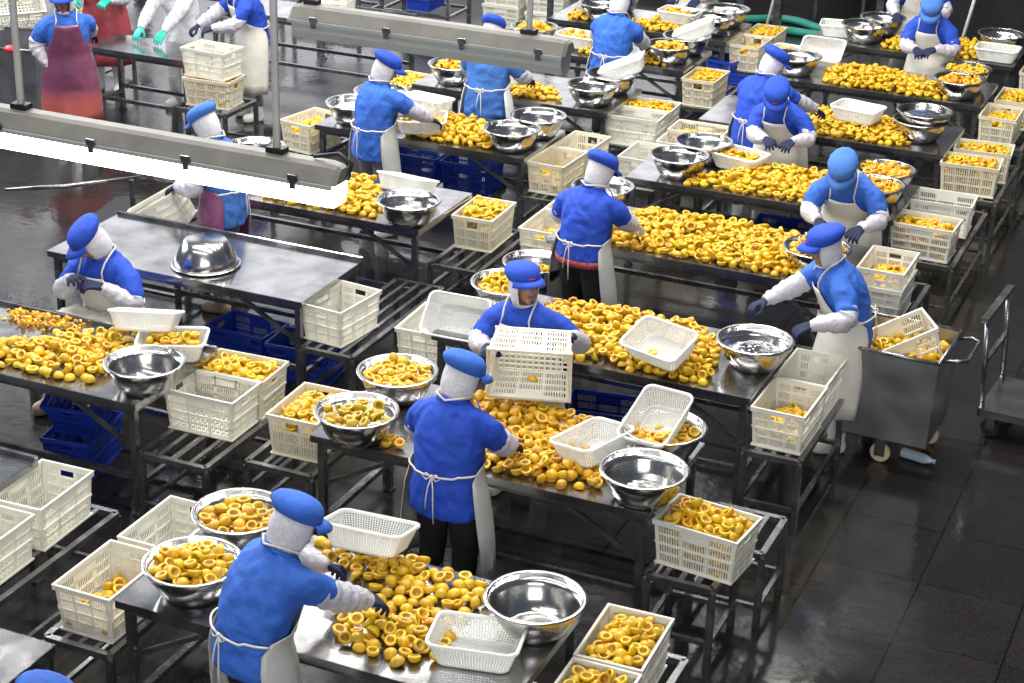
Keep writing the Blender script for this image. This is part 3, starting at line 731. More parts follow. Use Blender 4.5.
BF('front bowl of peaches at the right end of the seventh left table', -5.74, 17.06, .12, .06)
bowl('rear bowl with a white basket leaning in it on the seventh left table', -5.70, 17.48)
bowl('front bowl at the right end of the farthest left table', -5.74, 18.36, water=.1)
bowl('rear bowl at the right end of the farthest left table', -5.70, 18.8)
bowl('front bowl at the left end of the farthest left table', -6.98, 18.36)
bowl('rear bowl at the left end of the farthest left table', -6.94, 18.82)
BF('bowl heaped with peaches at the left end of the seventh left table', -7.2, 17.05, .13, .07)
BF('bowl heaped with peaches left of the worker at the sixth left table', -7.3, 15.36, .13, .06)
bowl('empty bowl behind the heaped one at the sixth left table', -7.25, 15.8)
bowl('bowl of cloudy water at the left of the grey apron worker', -7.52, 13.78, water=.15)
bowl('empty bowl behind the grey apron worker on the fifth left table', -7.48, 14.22)
bowl('empty bowl showing just its rim over the glowing lamp', -7.62, 12.3)
bowl('front empty bowl at the left end of the farthest right table', -4.22, 18.88)
bowl('rear empty bowl at the left end of the farthest right table', -4.12, 19.28)
bowl('empty bowl at the left end of the seventh right table', -4.5, 17.28)
BF('front bowl of peaches in water at the right end of the seventh right table', -2.9, 17.25, .15, .0, water=.155, tint=(1, .8, .8))
BF('rear bowl of peaches in water at the right end of the seventh right table', -2.92, 17.66, .15, .0, water=.155)
bowl('lower bowl of the stacked pair on the sixth right table', -2.93, 15.72)
bowl('upper bowl of the stacked pair on the sixth right table, full of water', -2.91, 15.75, TH+.075, water=.16)
BF('front bowl of peaches in water behind the bending capped worker', -2.87, 13.78, .16, .0, water=.165, tint=(1, .85, .8))
BF('rear bowl of peaches in water behind the bending capped worker', -2.88, 14.2, .16, .0, water=.165, tint=(1, .85, .9))
bowl('empty bowl at the right end of the farthest right table', -2.86, 19.2)
BF('bowl heaped with peaches at the right end of the largest heap', -2.9, 12.2, .15, .10)

# ------------------------------------------------------------------ small perforated baskets
basket('white perforated basket lying empty at the right front of the nearest table', -2.99, 6.63, TH+.004, rz=12)
basket('white basket tilted on top of the peaches at the back of the nearest table', -3.82, 7.12, TH+.12, rz=4, rx=-14)
b = basket('white basket stained with peach, set askew on the second table', -3.23, 8.70, TH+.05, rz=72, rx=-6)
basket('white basket resting askew inside a bowl of peaches on the second table', -2.95, 8.98, TH+.14, rz=84, ry=-22)
basket('white basket lying on the peaches of the third table, bottom stained', -3.32, 10.1, TH+.10, rz=-18, rx=22)
basket('white basket tilted on another at the right end of the trimmings table', -6.38, 8.92, TH+.10, rz=20, rx=-20)
b = basket('white basket of peach pieces under the tilted one on the trimmings table', -6.14, 8.86, TH+.004, rz=25); bpy.context.view_layer.update(); fill_basket(b, 'peach piece in the basket on the trimmings table', 'peaches in the trimmings basket')
basket('empty white basket leaning at the left end of the third table', -4.70, 10.05, TH+.05, rz=2, rx=48)
basket('white basket leaning behind the water bowl by the glowing lamp', -6.2, 12.2, TH+.05, rz=-5, rx=-18)
basket('empty white basket propped on another in front of the fifth left heap', -6.92, 14.0, TH+.13, rz=-8, rx=-6)
b = basket('white basket with peaches, lower of the two by the grey apron worker', -6.82, 13.72, TH+.05, rz=22, rx=4); bpy.context.view_layer.update(); fill_basket(b, 'peach half in the lower basket by the grey apron worker', 'peaches in the lower basket')
basket('white basket beside the lamp end on the sixth left table', -6.85, 15.55, TH+.03, rz=-6)
b = basket('white basket on the left of the blue-backed worker at the seventh left table', -6.72, 17.1, TH+.03, rz=-6); bpy.context.view_layer.update(); fill_basket(b, 'peach half in the basket at the seventh left table', 'peaches in that seventh table basket')
basket('white basket tilted inside the rear bowl of the sixth left table', -5.72, 15.78, TH+.19, rz=12, ry=-24)
basket('white basket tilted inside the rear bowl of the seventh left table', -5.58, 17.46, TH+.19, rz=12, ry=-26)
b = basket('white basket of peaches on the farthest left heap', -6.1, 18.42, TH+.07, rz=-4); bpy.context.view_layer.update(); fill_basket(b, 'peach half in the basket on the farthest left heap', 'peaches in the farthest left basket')
basket('white basket behind the one on the farthest left heap', -5.98, 18.78, TH+.03, rz=-8)
b = basket('white basket of peaches before the two workers on the fifth right table', -4.08, 14.12, TH+.03, rz=-14); bpy.context.view_layer.update(); fill_basket(b, 'peach half in the basket before the two workers', 'peaches in the basket before the two workers')
b = basket('white basket of peaches at the left end of the seventh right table', -4.66, 17.7, TH+.004, rz=-8); bpy.context.view_layer.update(); fill_basket(b, 'peach half in the basket of the seventh right table', 'peaches in the seventh right basket')
basket('white basket tipped up behind the bowl of the seventh right table', -4.35, 17.72, TH+.08, rz=0, rx=35)
basket('empty white basket on the peaches of the sixth right table', -3.5, 15.74, TH+.09, rz=-12)
basket('empty white basket at the right front of the farthest right table', -2.82, 18.8, TH+.01, rz=0)
basket('white basket beside the bowls of the farthest right table', -4.5, 19.0, TH+.004, rz=10)

# ------------------------------------------------------------------ carts, lamps, things at the back
def tub_cart(label, x, y, rz, L=.62, W=.62, H0=.2, H1=.82, handle=True, water=.70):
    t = empty('tub_cart', (x, y, 0), R(rz)); tag(t, label, 'cart')
    b = MB(); a, c = L/2, W/2; k = .93
    def ring(z, f, o=0): return [Vector((sx*(a*f+o), sy*(c*f+o), z)) for sx, sy in ((-1, -1), (1, -1), (1, 1), (-1, 1))]
    b.loft([ring(H0, k), ring(H1, 1), ring(H1, 1, -.008), ring(H0+.01, k, -.008)], cap=True)
    b.build('tub', M['tub'], t)
    r = MB()
    cs = [Vector((sx*a, sy*c, H1)) for sx, sy in ((-1, -1), (1, -1), (1, 1), (-1, 1))]
    for i in range(4): r.tube([cs[i], cs[(i+1) % 4]], .013, 8)
    r.build('rolled_rim', M['frame'], t, True)
    if handle: MB().tube([(a, -c+.1, H1-.02), (a+.1, -c+.1, H1), (a+.15, -c+.14, H1), (a+.15, c-.14, H1), (a+.1, c-.1, H1), (a, c-.1, H1-.02)], .013, 10).build('push_handle', M['frame'], t, True)
    for px, py in ((-.02, -c+.1), (-a+.11, c-.1), (a-.11, c-.1)):
            w = MB().lathe([(.02, -.018), (.06, -.018), (.068, -.01), (.068, .01), (.06, .018), (.02, .018), (.02, -.018)], 20)
            w.v = [(px+v[0], py+v[2], .068+v[1]) for v in w.v]
            wo = w.build('wheel', M['wheel'], t)
            MB().box(px-.035, px+.035, py-.03, py-.022, .05, H0).box(px-.035, px+.035, py+.022, py+.03, .05, H0).box(px-.04, px+.04, py-.035, py+.035, H0-.015, H0).tube([(px, py-.032, .068), (px, py+.032, .068)], .012).build('fork', M['frame'], wo)
    if water: 
        f = k+(1-k)*(water-H0)/(H1-H0)
        MB().loft([ring(water-.05, f-.005, -.012), ring(water, f, -.012)]).build('water', M['water'], t)
    return t
tub_cart('grey steel tub cart of peaches in water by the right aisle', -2.03, 11.2, -2)
CARTL = 'peach half floating in the tub cart'
def cs_(): return -2.03+rng.uniform(-.26, .26), 11.2+rng.uniform(-.26, .26)
settle(cs_, lambda x, y: .735, .675, CARTL, 'peaches floating in the tub cart', 120, 160)
C('white crate dipped at a slant into the tub cart', 'w', -2.0, 11.25, z=.60, rz=30, ry=-24)
tub_cart('grey steel tub cart at the top left edge, cut off by the frame', -11.75, 14.5, 12, L=.8, W=.75, water=None, handle=False)
MB().ellipsoid((0, 0, 0), (.09, .06, .04), n=12).build('red_cloth', M['red'], None, True, (-11.42, 14.05, .86))
tag(bpy.data.objects['red_cloth'], 'small red cloth hanging on the rim of the top left tub cart', 'cloth')
def bottle(label, x, y, rz):
    t = empty('plastic_bottle', (x, y, .036)); t.rotation_euler = (R(90), 0, R(rz)); tag(t, label, 'bottle')
    MB().lathe([(.001, -.11), (.03, -.11), (.034, -.1), (.034, -.03), (.031, -.02), (.034, -.01), (.034, .05), (.022, .09), (.012, .105), (.012, .115)], 20).build('body', M['clear'], t, True)
    MB().lathe([(.001, .13), (.015, .13), (.015, .112), (.001, .112)], 16).build('cap', M['clear'], t, True)
bottle('crushed clear plastic bottle on the wet floor by the tub cart', -1.83, 11.10, 78)
t = empty('platform_trolley', (-1.12, 11.92, 0), R(-4)); tag(t, 'low steel platform trolley at the right edge of the wet aisle', 'trolley')
MB().box(-.42, .5, -.3, .32, .20, .215).box(-.42, .5, -.3, -.285, .16, .2).box(-.42, -.405, -.3, .32, .16, .2).build('platform', M['top'], t)
for y in (-.27, .29): MB().tube([(-.4, y, .2), (-.42, y, .55), (-.44, y, .86)], .02, 10).build('handle_post', M['frame'], t, True)
MB().bar((-.445, -.34, .87), (-.445, .36, .87), .05, .035).build('handle_bar', M['frame'], t)
MB().bar((-.42, -.27, .55), (-.42, .29, .55), .03, .03).build('cross_rail', M['frame'], t)
for x in (-.33, .4):
    for y in (-.24, .26):
        w = MB().lathe([(.015, -.02), (.062, -.02), (.07, 0), (.062, .02), (.015, .02), (.015, -.02)], 18); w.v = [(x+v[0], y+v[2], .07+v[1]) for v in w.v]
        wo = w.build('wheel', M['dark'], t)
        MB().box(x-.03, x+.03, y-.035, y-.024, .06, .16).box(x-.03, x+.03, y+.024, y+.035, .06, .16).build('fork', M['frame'], wo)

def lamp(label, x0, x1, y, z, lit, rods, clips):
    t = empty('fluorescent_lamp', ((x0+x1)/2, y, z)); tag(t, label, 'lamp'); a = (x1-x0)/2; K = .86
    sec = [(-.04, .046), (-.022, .056), (.022, .056), (.04, .046), (.072, .0), (.078, -.012), (-.078, -.012), (-.072, .0)]
    rings = []
    for x, k in ((-a, .72), (-a+.015, .9), (-a+.05, 1), (a-.05, 1), (a-.015, .9), (a, .72)): rings.append([Vector((x, p[0]*k, p[1]*k)) for p in sec])
    MB().loft(rings).build('housing', M['lampbody'], t)
    sec = [(-.066, -.014), (.066, -.014), (.064, -.06), (.045, -.098), (-.045, -.098), (-.064, -.06)]
    rings = [[Vector((x, p[0]*k, p[1])) for p in sec] for x, k in ((-a+.02, .9), (-a+.05, 1), (a-.05, 1), (a-.02, .9))]
    MB().loft(rings).build('diffuser', M['tube'] if lit else M['lampclear'], t)
    gk = MB(); gk.bar((-a+.01, -.079, -.013), (a-.01, -.079, -.013), .008, .014).bar((-a+.01, .079, -.013), (a-.01, .079, -.013), .008, .014)
    gk.build('seal_strip', M['lampclear'], t)
    for x in clips:
        for s in (-1, 1):
            q = x-(x0+x1)/2
            MB().box(q-.012, q+.012, s*.083-.005, s*.083+.005, -.035, .012).box(q-.02, q+.02, s*.083-.004, s*.083+.004, -.008, .006).tube([(q-.018, s*.086, .012), (q+.018, s*.086, .012)], .006).build('clip', M['frame'], t)
    for x in rods:
        q = x-(x0+x1)/2
        rd = MB().tube([(q, 0, .06), (q, 0, 4.6)], .014, 10).build('hanging_rod', M['rod'], t, True)
        MB().box(q-.035, q+.035, -.022, .022, .058, .078).build('bracket', M['dark'], rd)
    MB().tube([(a-.12, 0, .066), (a-.02, .0, .09), (a+.03, 0, .06), (a+.01, 0, .0)] if lit else [(-a+.1, 0, .066), (-a+.05, .01, .08), (-a, .01, .03)], .008, 8).build('cable', M['dark'], t, True)
    return t
lamp('glowing fluorescent lamp hanging at the left of the picture', -5.6, -2.98, 5.39, 3.5, True, (-4.36, -3.25), (-4.83, -4.41, -3.99, -3.58, -3.14))
lamp('unlit fluorescent lamp hanging near the top middle', -4.34, -2.94, 7.38, 3.5, False, (-4.24, -3.14), (-4.19, -3.81, -3.43, -3.06))

def post(label, x, y, h=3.2, w=.09, rx=0):
    o = MB().box(-w/2, w/2, -w/2, w/2, 0, h).box(-w, w, -w, w, 0, .012).build('steel_post', M['frame'], None, False, (x, y, 0)); tag(o, label, 'post'); return o
post('grey steel post at the back between the farthest tables', -6.35, 21.5)
post('grey steel post at the back right of the crate of peaches', -5.75, 21.0)
post('grey steel post against the dark opening at the top right', -4.75, 22.0)
post('thin steel post at the top right corner', -3.55, 22.3, w=.07)
post('thin steel post behind the capped worker of the sixth left table', -8.0, 19.4, w=.06)
for k, (x, y, l) in enumerate(((-6.05, 21.6, 'slanting pale pole leaning behind the last left crate'), (-3.7, 21.6, 'pale curved hose rising at the top right corner'))):
    o = MB().tube([(x, y, .02), (x+.15, y+.1, 1.0), (x+.4, y+.15, 2.2)], .022, 8).build('pole', M['rod'], None, True); tag(o, l, 'pole')
o = MB().tube([(x, 22.2+.15*math.sin(x*5), .05) for x in np.arange(-7.2, -4.7, .12)]+[(-4.6, 22.0, .05), (-5.2, 21.75, .05), (-6.0, 21.8, .05)], .05, 8).build('water_hose', M['hose'], None, True); tag(o, 'thick green hose lying along the back gutter', 'hose')
o = MB().tube([(-6.9, 22.3, .05), (-7.0, 22.5, .6), (-6.9, 22.6, 1.5), (-6.7, 22.6, 2.6)], .05, 8).build('water_hose', M['hose'], None, True); tag(o, 'green hose hanging down behind the worker in pale apron', 'hose')
o = MB().tube([(-6.2, 20.9, .03), (-5.7, 20.5, .03), (-5.2, 20.4, .03), (-4.8, 20.6, .03)], .03, 8).build('water_hose', M['cord'], None, True); tag(o, 'pale hose curving on the floor behind the last left crates', 'hose')
t = empty('washing_machine', (-3.2, 22.3, 0)); t.name = 'processing_machine'; tag(t, 'dark bulky machine filling the top right corner', 'machine')
MB().box(-1.1, 1.9, -.5, .7, .15, 2.6).build('casing', M['mach'], t)
MB().box(-1.15, 1.95, -.56, -.5, 1.0, 1.1).box(-1.15, 1.95, -.56, -.5, 1.9, 2.0).build('rail', M['frame'], t)
for x in (-1.0, 1.8): MB().box(x-.06, x+.06, -.45, .6, 0, .2).build('foot', M['frame'], t)
t = empty('wash_sink', (-5.35, 22.6, 0)); tag(t, 'steel wash sink with funnel against the back wall', 'sink')
MB().box(-.35, .35, -.25, .25, .62, .66).box(-.35, .35, .23, .25, .66, 1.1).build('basin', M['tub'], t)
for x in (-.3, .3): MB().box(x-.02, x+.02, -.22, -.18, 0, .62).build('leg', M['frame'], t)
MB().lathe([(.2, 0), (.2, .02), (.03, .32), (.02, .32)], 20).build('funnel', M['basket'], t, True, (0, -.05, .66))
def rack(label, x, y, w=.9, d=.6, h=.8):
    t = empty('steel_rack', (x, y, 0)); tag(t, label, 'rack')
    for z in (.2, h):
        fr = MB()
        for s in (-1, 1): fr.bar((-w/2, s*d/2, z), (w/2, s*d/2, z), .035); fr.bar((s*w/2, -d/2, z), (s*w/2, d/2, z), .035)
        fr.build('frame', M['frame'], t)
    MB().box(-w/2, w/2, -d/2, d/2, h+.01, h+.02).build('shelf', M['top'], t)
    for sx in (-1, 1):
        for sy in (-1, 1): MB().bar((sx*w/2, sy*d/2, 0), (sx*w/2, sy*d/2, h), .04).build('leg', M['frame'], t)
rack('steel rack with bright legs at the top, left of the white crate stacks', -9.9, 20.0)
rack('steel rack beside another at the back, left of white crates', -10.9, 19.6)
rack('dark steel rack farther left at the top of the hall', -12.2, 19.4)
C('blue crate inside the steel rack at the back of the hall', 'b', -9.9, 20.0, z=.22)
o = MB().tube([(-9.0, 10.85, .8), (-8.6, 11.1, .82), (-8.2, 11.5, .84)], [.014, .018, .012], 10).build('steel_pipe', M['frame'], None, True); tag(o, 'pale pipe sloping below the glowing lamp at the left', 'pipe')
for x, y, l in ((-9.0, 10.85, 0), (-8.2, 11.5, 0)): pass
st = MB().bar((-8.25, 11.46, 0), (-8.25, 11.46, .82), .03).build('support', M['frame'], o)
o = MB().box(-.5, .5, -.4, .4, 0, .03).build('rubber_mat', M['dark'], None, False, (-8.9, 12.6, 0)); o.rotation_euler.z = R(10); tag(o, 'black rubber mat on the floor behind the bare table', 'mat')
# chopped trimmings on the left table (too fine to count)
tb = MB(); poly = [(-7.42, 8.86), (-7.40, 8.98), (-7.13, 9.0), (-6.92, 8.98), (-7.0, 8.84), (-7.26, 8.78)]
for i in range(420):
    x, y = rng.uniform(-7.5, -6.85), rng.uniform(8.74, 9.02)
    if inside(poly, x, y) or rng.random() < .06:
        q = Matrix.Translation((x, y, TH+.008+rng.random()*.03*(1 if inside(poly, x, y) else 0))) @ Matrix.Rotation(rng.uniform(0, 6), 4, Vector((rng.random(), rng.random(), 1)).normalized())
        a, b, c = rng.uniform(.006, .016), rng.uniform(.006, .013), rng.uniform(.003, .008); tb.box(-a, a, -b, b, -c, c, q)
tag(tb.build('peach_trimmings', M['bits']), 'heap of finely chopped peach trimmings before the seated worker', 'trimmings', kind='stuff')

# ------------------------------------------------------------------ people
def hand_mesh(curl, mirror, m):
    b = MB()
    for i, x in enumerate((-.034, -.012, .011, .033)):
        b.capsule((x*.6, .0, 0), (x, .082, .004), .017, .0145, 8)
    b.capsule((-.015, .03, 0), (.018, .03, 0), .02, .02, 8)
    lens = (.056, .072, .078, .068); xs = (-.036, -.013, .011, .034)
    for i in range(4):
        p = Vector((xs[i], .086, .004)); a = 0; ln = lens[i]
        for j, (fr, rr) in enumerate(((.45, .0112), (.32, .0100), (.28, .0090))):
            a += R(curl*(.8, 1.1, .9)[j]+(i-1.5)*3)
            q = p+Vector(((xs[i])*.12, math.cos(a)*ln*fr, -math.sin(a)*ln*fr)); b.capsule(p, q, rr+.0016, rr, 8); p = q
    p = Vector((.026, .02, -.004)); q = Vector((.055, .05, -.016)); r = Vector((.066, .078, -.03-.0003*curl)); s = Vector((.062, .1, -.044))
    b.capsule(p, q, .019, .0145, 8); b.capsule(q, r, .0142, .0125, 8); b.capsule(r, s, .0125, .0105, 8)
    b.capsule((0, -.09, 0), (0, .0, 0), .032, .027, 12)
    b.v = [(v[0]*(-1 if mirror else 1), v[1], v[2]) for v in b.v]
    if mirror: b.f = [f[::-1] for f in b.f]
    return fuse(b, m, .0055, 3, 'glove')
HANDS = {}
def hand(curl, side, gkey):
    k = (curl, side, gkey)
    if k not in HANDS: HANDS[k] = hand_mesh(curl, side == 1, M[gkey])
    return HANDS[k]
TORSO = [(.70, .19, .13), (.78, .192, .132), (.86, .185, .13), (.95, .165, .12), (1.05, .158, .115), (1.14, .165, .118), (1.21, .172, .114), (1.265, .162, .098), (1.305, .115, .078), (1.335, .068, .06)]
def person(label, pos, yaw, lean=10, hl=None, hr=None, hp=20, hy=0, shirt='royal', apron='ap_white', glove='navy', pants='black', boot='boot_w', s=1.0, seated=False, curl=35, cap='royal', hood='hood', sleeve='sleeve', hem=None, step=0, coat=False, hemz=.70):
    W = Matrix.Translation((pos[0], pos[1], 0)) @ Matrix.Rotation(R(yaw), 4, 'Z') @ Matrix.Scale(s, 4)
    Wi = W.inverted(); A = R(lean); drop = .36 if seated else 0
    tb = {}
    ys, zs, ang, z = -.10*math.sin(A), .84-drop, 0, .84; tb[0] = None
    tab = [(z, ys, zs, 0)]
    while z < 1.6:
        ang = A*min(1, (z-.84)/.32); ys += math.sin(ang)*.01; zs += math.cos(ang)*.01; z += .01; tab.append((z, ys, zs, ang))
    def T(x, y, z):
        if z <= .84:
            k = z/.84; return Vector((x, y-.10*math.sin(A)*k, z-drop if not seated else max(.30, z-drop)))
        i = min(len(tab)-1, int(round((z-.84)/.01))); _, cy, cz, a = tab[i]
        return Vector((x, cy+y*math.cos(a), cz-y*math.sin(a)))
    def ell(z):
        zz = [t[0] for t in TORSO]; return float(np.interp(z, zz, [t[1] for t in TORSO])), float(np.interp(z, zz, [t[2] for t in TORSO]))
    wr = random.Random(label)
    # joints
    sh = {sd: T(sd*.165, -.005, 1.262) for sd in (-1, 1)}
    def arm(sd, tgt):
        S = sh[sd]; t = Wi @ Vector(tgt) if tgt is not None else S+Vector((sd*.12, .12, -.45))
        d = t-S; l = min(d.length, .62); d.normalize()
        Wr = S+d*(l-.085 if l > .3 else l); u, fo = .265, .245; dist = min((Wr-S).length, u+fo-.002); Wr = S+d*dist
        a = (u*u-fo*fo+dist*dist)/(2*dist); hgt = math.sqrt(max(0, u*u-a*a))
        pole = Vector((sd*.8, -.35, -.75)); pole = (pole-d*pole.dot(d)).normalized()
        return S+d*a+pole*hgt, Wr, (t-Wr)
    arms = {-1: arm(-1, hl), 1: arm(1, hr)}
    hips = {sd: Vector((sd*.09, T(0, 0, .84).y, .84-drop)) for sd in (-1, 1)}
    if seated:
        knees = {sd: Vector((sd*.13, hips[sd].y+.40, .50)) for sd in (-1, 1)}; ank = {sd: Vector((sd*.13, hips[sd].y+.42+sd*.08, .09)) for sd in (-1, 1)}
    else:
        knees = {sd: Vector((sd*.10, .02+sd*step*.5, .46)) for sd in (-1, 1)}; ank = {sd: Vector((sd*.11, -.02+sd*step, .09)) for sd in (-1, 1)}
    # head frame
    upn = Vector((0, math.sin(A*.75), math.cos(A*.75))); N = T(0, 0, 1.335)
    HR = Matrix.Rotation(R(hy), 3, 'Z') @ Matrix.Rotation(-R(hp), 3, 'X'); hu, hf = HR @ Vector((0, 0, 1)), HR @ Vector((0, 1, 0))
    H = N+upn*.055+hu*.07+hf*.02
    # body: one continuous surface
    b = MB()
    rings = []
    for z, rx, ry in TORSO[2:]:
        rings.append([T(.86*rx*math.cos(a), .86*ry*math.sin(a), z) for a in np.linspace(0, 2*math.pi, 20, endpoint=False)])
    b.loft(rings)
    b.capsule(N-upn*.06, H-hu*.05-hf*.01, .05, .046)
    b.ellipsoid(H+hu*.02-hf*.008, (.074, .092, .098), HR); b.ellipsoid(H-hu*.045+hf*.028, (.054, .056, .058), HR)
    b.capsule(H+hu*.005+hf*.088, H-hu*.028+hf*.105, .009, .0135, 8); b.ellipsoid(H-hu*.03+hf*.094, (.02, .011, .009), HR, 8, 6)
    b.capsule(H+hu*.028+hf*.082-HR @ Vector((.035, 0, 0)), H+hu*.028+hf*.082+HR @ Vector((.035, 0, 0)), .010, .010, 8)
    b.ellipsoid(H-hu*.094+hf*.062, (.022, .018, .018), HR, 8, 6)
    for sd in (-1, 1):
        b.ellipsoid(H+HR @ Vector((sd*.076, -.012, -.005)), (.012, .022, .034), HR, 8, 6)
        b.ellipsoid(H+HR @ Vector((sd*.038, .068, -.022)), (.022, .02, .02), HR, 8, 6)
        E_, Wr, hd = arms[sd]
        b.capsule(sh[sd]-Vector((sd*.04, 0, .015)), E_, .042, .038); b.capsule(E_, Wr, .041, .028)
        b.capsule(hips[sd], knees[sd], .085, .058); b.capsule(knees[sd], ank[sd], .054, .038)
    root = link('person', fuse(b, M['skin'], .0115, 2, 'body')); root.matrix_world = W; tag(root, label, 'person')
    for sd in (-1, 1):
        MB().ellipsoid(H+HR @ Vector((sd*.032, .081, .008)), (.013, .009, .007), HR, 10, 6).build('eye', M['dark'], root, True)
    MB().ellipsoid(H-hu*.058+hf*.086, (.023, .008, .007), HR, 10, 6).build('mouth', M['lip'], root, True)
    # trousers and boots
    tr = MB()
    tr.ellipsoid((0, T(0, 0, .84).y, .84-drop), (.175, .125, .12))
    for sd in (-1, 1): tr.capsule(hips[sd], knees[sd], .105, .078); tr.capsule(knees[sd], ank[sd]+Vector((0, 0, .1)), .078, .066)
    link('trousers', fuse(tr, M[pants], .014, 4, 'trousers'), root)
    for sd in (-1, 1):
        bt = MB(); a = ank[sd]; kd = (knees[sd]-a).normalized()
        bt.capsule(a, a+kd*.24, .058, .072); bt.capsule((a.x, a.y-.02, .05), (a.x+sd*.012, a.y+.12, .045), .05, .046); bt.capsule((a.x, a.y-.02, .03), (a.x+sd*.012, a.y+.12, .03), .048, .044)
        bt.v = [(v[0], v[1], max(0.0, v[2])) for v in bt.v]
        link('boot', fuse(bt, M[boot], .012, 3, 'boot'), root)
    # smock
    sm = MB(); rings = []
    lowz = .56 if coat else .70
    tors = ([(lowz, .205, .145)] if coat else [])+TORSO
    if seated: tors = [t for t in tors if t[0] >= .78]
    if hemz > .70: tors = [(hemz, ell(hemz)[0], ell(hemz)[1])]+[t for t in tors if t[0] > hemz+.02]
    for z, rx, ry in tors:
        e = .020+.010*max(0, (1.0-z))*2+(.012 if .95 < z < 1.2 else 0)
        ring = []
        for k in range(36):
            a = 2*math.pi*k/36; fold = 1+.022*math.sin(7*a+z*9+wr.random()*.5)*(1.3-z)*1.6
            ring.append(T((rx+e)*math.cos(a)*fold, (ry+e)*math.sin(a)*fold, z))
        rings.append(ring)
    sm.loft(rings)
    for sd in (-1, 1):
        E_, Wr, hd = arms[sd]; S = sh[sd]; d = (E_-S)
        sm.capsule(S-Vector((sd*.05, 0, .01)), S+d*.35, .073, .078); sm.capsule(S+d*.35, S+d*.72, .077, .072)
    me = fuse(sm, M[shirt], .0135, 5, 'smock'); off = Vector((wr.random()*9, wr.random()*9, 0))
    for v in me.vertices:
        q = v.co+off; w = Vector((noise.noise(q*5), noise.noise(q*5+Vector((7, 3, 1))), 0))*1.3; d = (.5-abs(noise.noise(Vector((q.x*8, q.y*8, q.z*3.2))+w)))*.022-.006+(.4-abs(noise.noise(Vector((q.x*15+q.z*12, q.y*15, q.z*12))+w)))*.012
        v.co += v.normal*d
    shirt_o = link('smock', me, root)
    cl = MB(); cl.tube([T(.083*math.cos(a), .077*math.sin(a)-.002, 1.336+.010*math.cos(a+math.pi/2)) for a in np.linspace(0, 2*math.pi, 25)], .014, 8); cl.build('collar', M[shirt], shirt_o, True)
    if hem:
        hm = MB(); rg = []
        for z, e in ((hemz-.03, .022), (hemz+.015, .024)): rg.append([T((ell(hemz)[0]+e)*math.cos(a), (ell(hemz)[1]+e)*math.sin(a), z) for a in np.linspace(0, 2*math.pi, 32, endpoint=False)])
        hm.loft(rg, cap=False); link('checked_hem', thicken(hm, M[hem], .004), root)
    # oversleeves and gloves
    for sd in (-1, 1):
        E_, Wr, hd = arms[sd]; S = sh[sd]; pts, rs = [], []
        fl = Wr-E_
        q0 = S+(E_-S)*.62
        path = [q0, S+(E_-S)*.8, E_-(E_-S).normalized()*.02+fl.normalized()*.015, E_+fl*.2, E_+fl*.4, E_+fl*.6, E_+fl*.8, E_+fl*.95, E_+fl*1.02]
        rad = [.062, .070, .069, .068, .064, .058, .05, .040, .035]
        sl = MB(); n = 18; 
        for i in range(len(path)-1):
            for k in range(3): pts.append(path[i].lerp(path[i+1], k/3)); rs.append((rad[i]*(3-k)+rad[i+1]*k)/3*(1+.06*math.sin(i*5+k*2.1+sd)))
        pts.append(path[-1]); rs.append(rad[-1]); sl.tube(pts, rs, n)
        sl.v = [tuple(Vector(v)*1+Vector((noise.noise(Vector(v)*22+Vector((sd*5, wr.random()*.02, 0))),)*3)*.008) for v in sl.v]
        sl.build('oversleeve', M[sleeve], root, True)
        g = link('glove', hand(curl, sd, glove), root)
        yd = (fl.normalized()*.75+hd.normalized()*.45 if hd.length > .02 else fl.normalized()).normalized()
        zd = Vector((sd*.25, .15, 1)); zd = (zd-yd*zd.dot(yd)).normalized(); xd = yd.cross(zd)
        g.matrix_local = Matrix(((xd.x, yd.x, zd.x, Wr.x), (xd.y, yd.y, zd.y, Wr.y), (xd.z, yd.z, zd.z, Wr.z), (0, 0, 0, 1)))
    # hood and cap
    hd_ = MB(); n = 40; rows = []
    for z, rx, ry in ((.085, .075, .09), (.05, .089, .105), (.015, .092, .108), (-.02, .092, .107), (-.055, .088, .102), (-.09, .080, .092), (-.118, .070, .080)):
        rows.append([H+HR @ Vector((rx*math.sin(a), -ry*math.cos(a)-.006, z)) for a in np.linspace(-math.pi, math.pi, n, endpoint=False)])
    nb = len(rows)
    for z, rx, ry in ((1.362, .072, .070), (1.345, .073, .069), (1.325, .070, .064)): rows.append([T(rx*math.sin(a), -ry*math.cos(a)-.002, z) for a in np.linspace(-math.pi, math.pi, n, endpoint=False)])
    vs = [v for r in rows for v in r]; fs = []
    for i in range(len(rows)-1):
        for k in range(n):
            a = -math.pi+2*math.pi*(k+.5)/n
            if 0 <= i < nb-1 and abs(a) > R(180-(50 if i > 0 else 44)): continue
            fs.append((i*n+k, i*n+(k+1) % n, (i+1)*n+(k+1) % n, (i+1)*n+k))
    hd_.add(vs, fs); hm = thicken(hd_, M[hood], .006); hm.polygons.foreach_set('use_smooth', [True]*len(hm.polygons)); link('hood', hm, root)
    cp = MB(); rows = []
    for z, rx, ry in ((.046, .099, .116), (.060, .104, .122), (.075, .112, .130), (.105, .108, .126), (.128, .088, .106), (.141, .055, .07), (.146, .005, .006)):
        rows.append([H+HR @ Vector((rx*math.cos(a)*(1+.02*math.sin(14*a)*(z > .06)), (ry*math.sin(a)-.012-(z-.05)*.22)*(1+.02*math.sin(14*a)*(z > .06)), z+.012*math.sin(a)*(-1 if z < .1 else 0))) for a in np.linspace(0, 2*math.pi, 42, endpoint=False)])
    cp.loft(rows); co = cp.build('cap', M[cap], root, True)
    br = MB(); aa = np.linspace(R(22), R(158), 15); vs = []
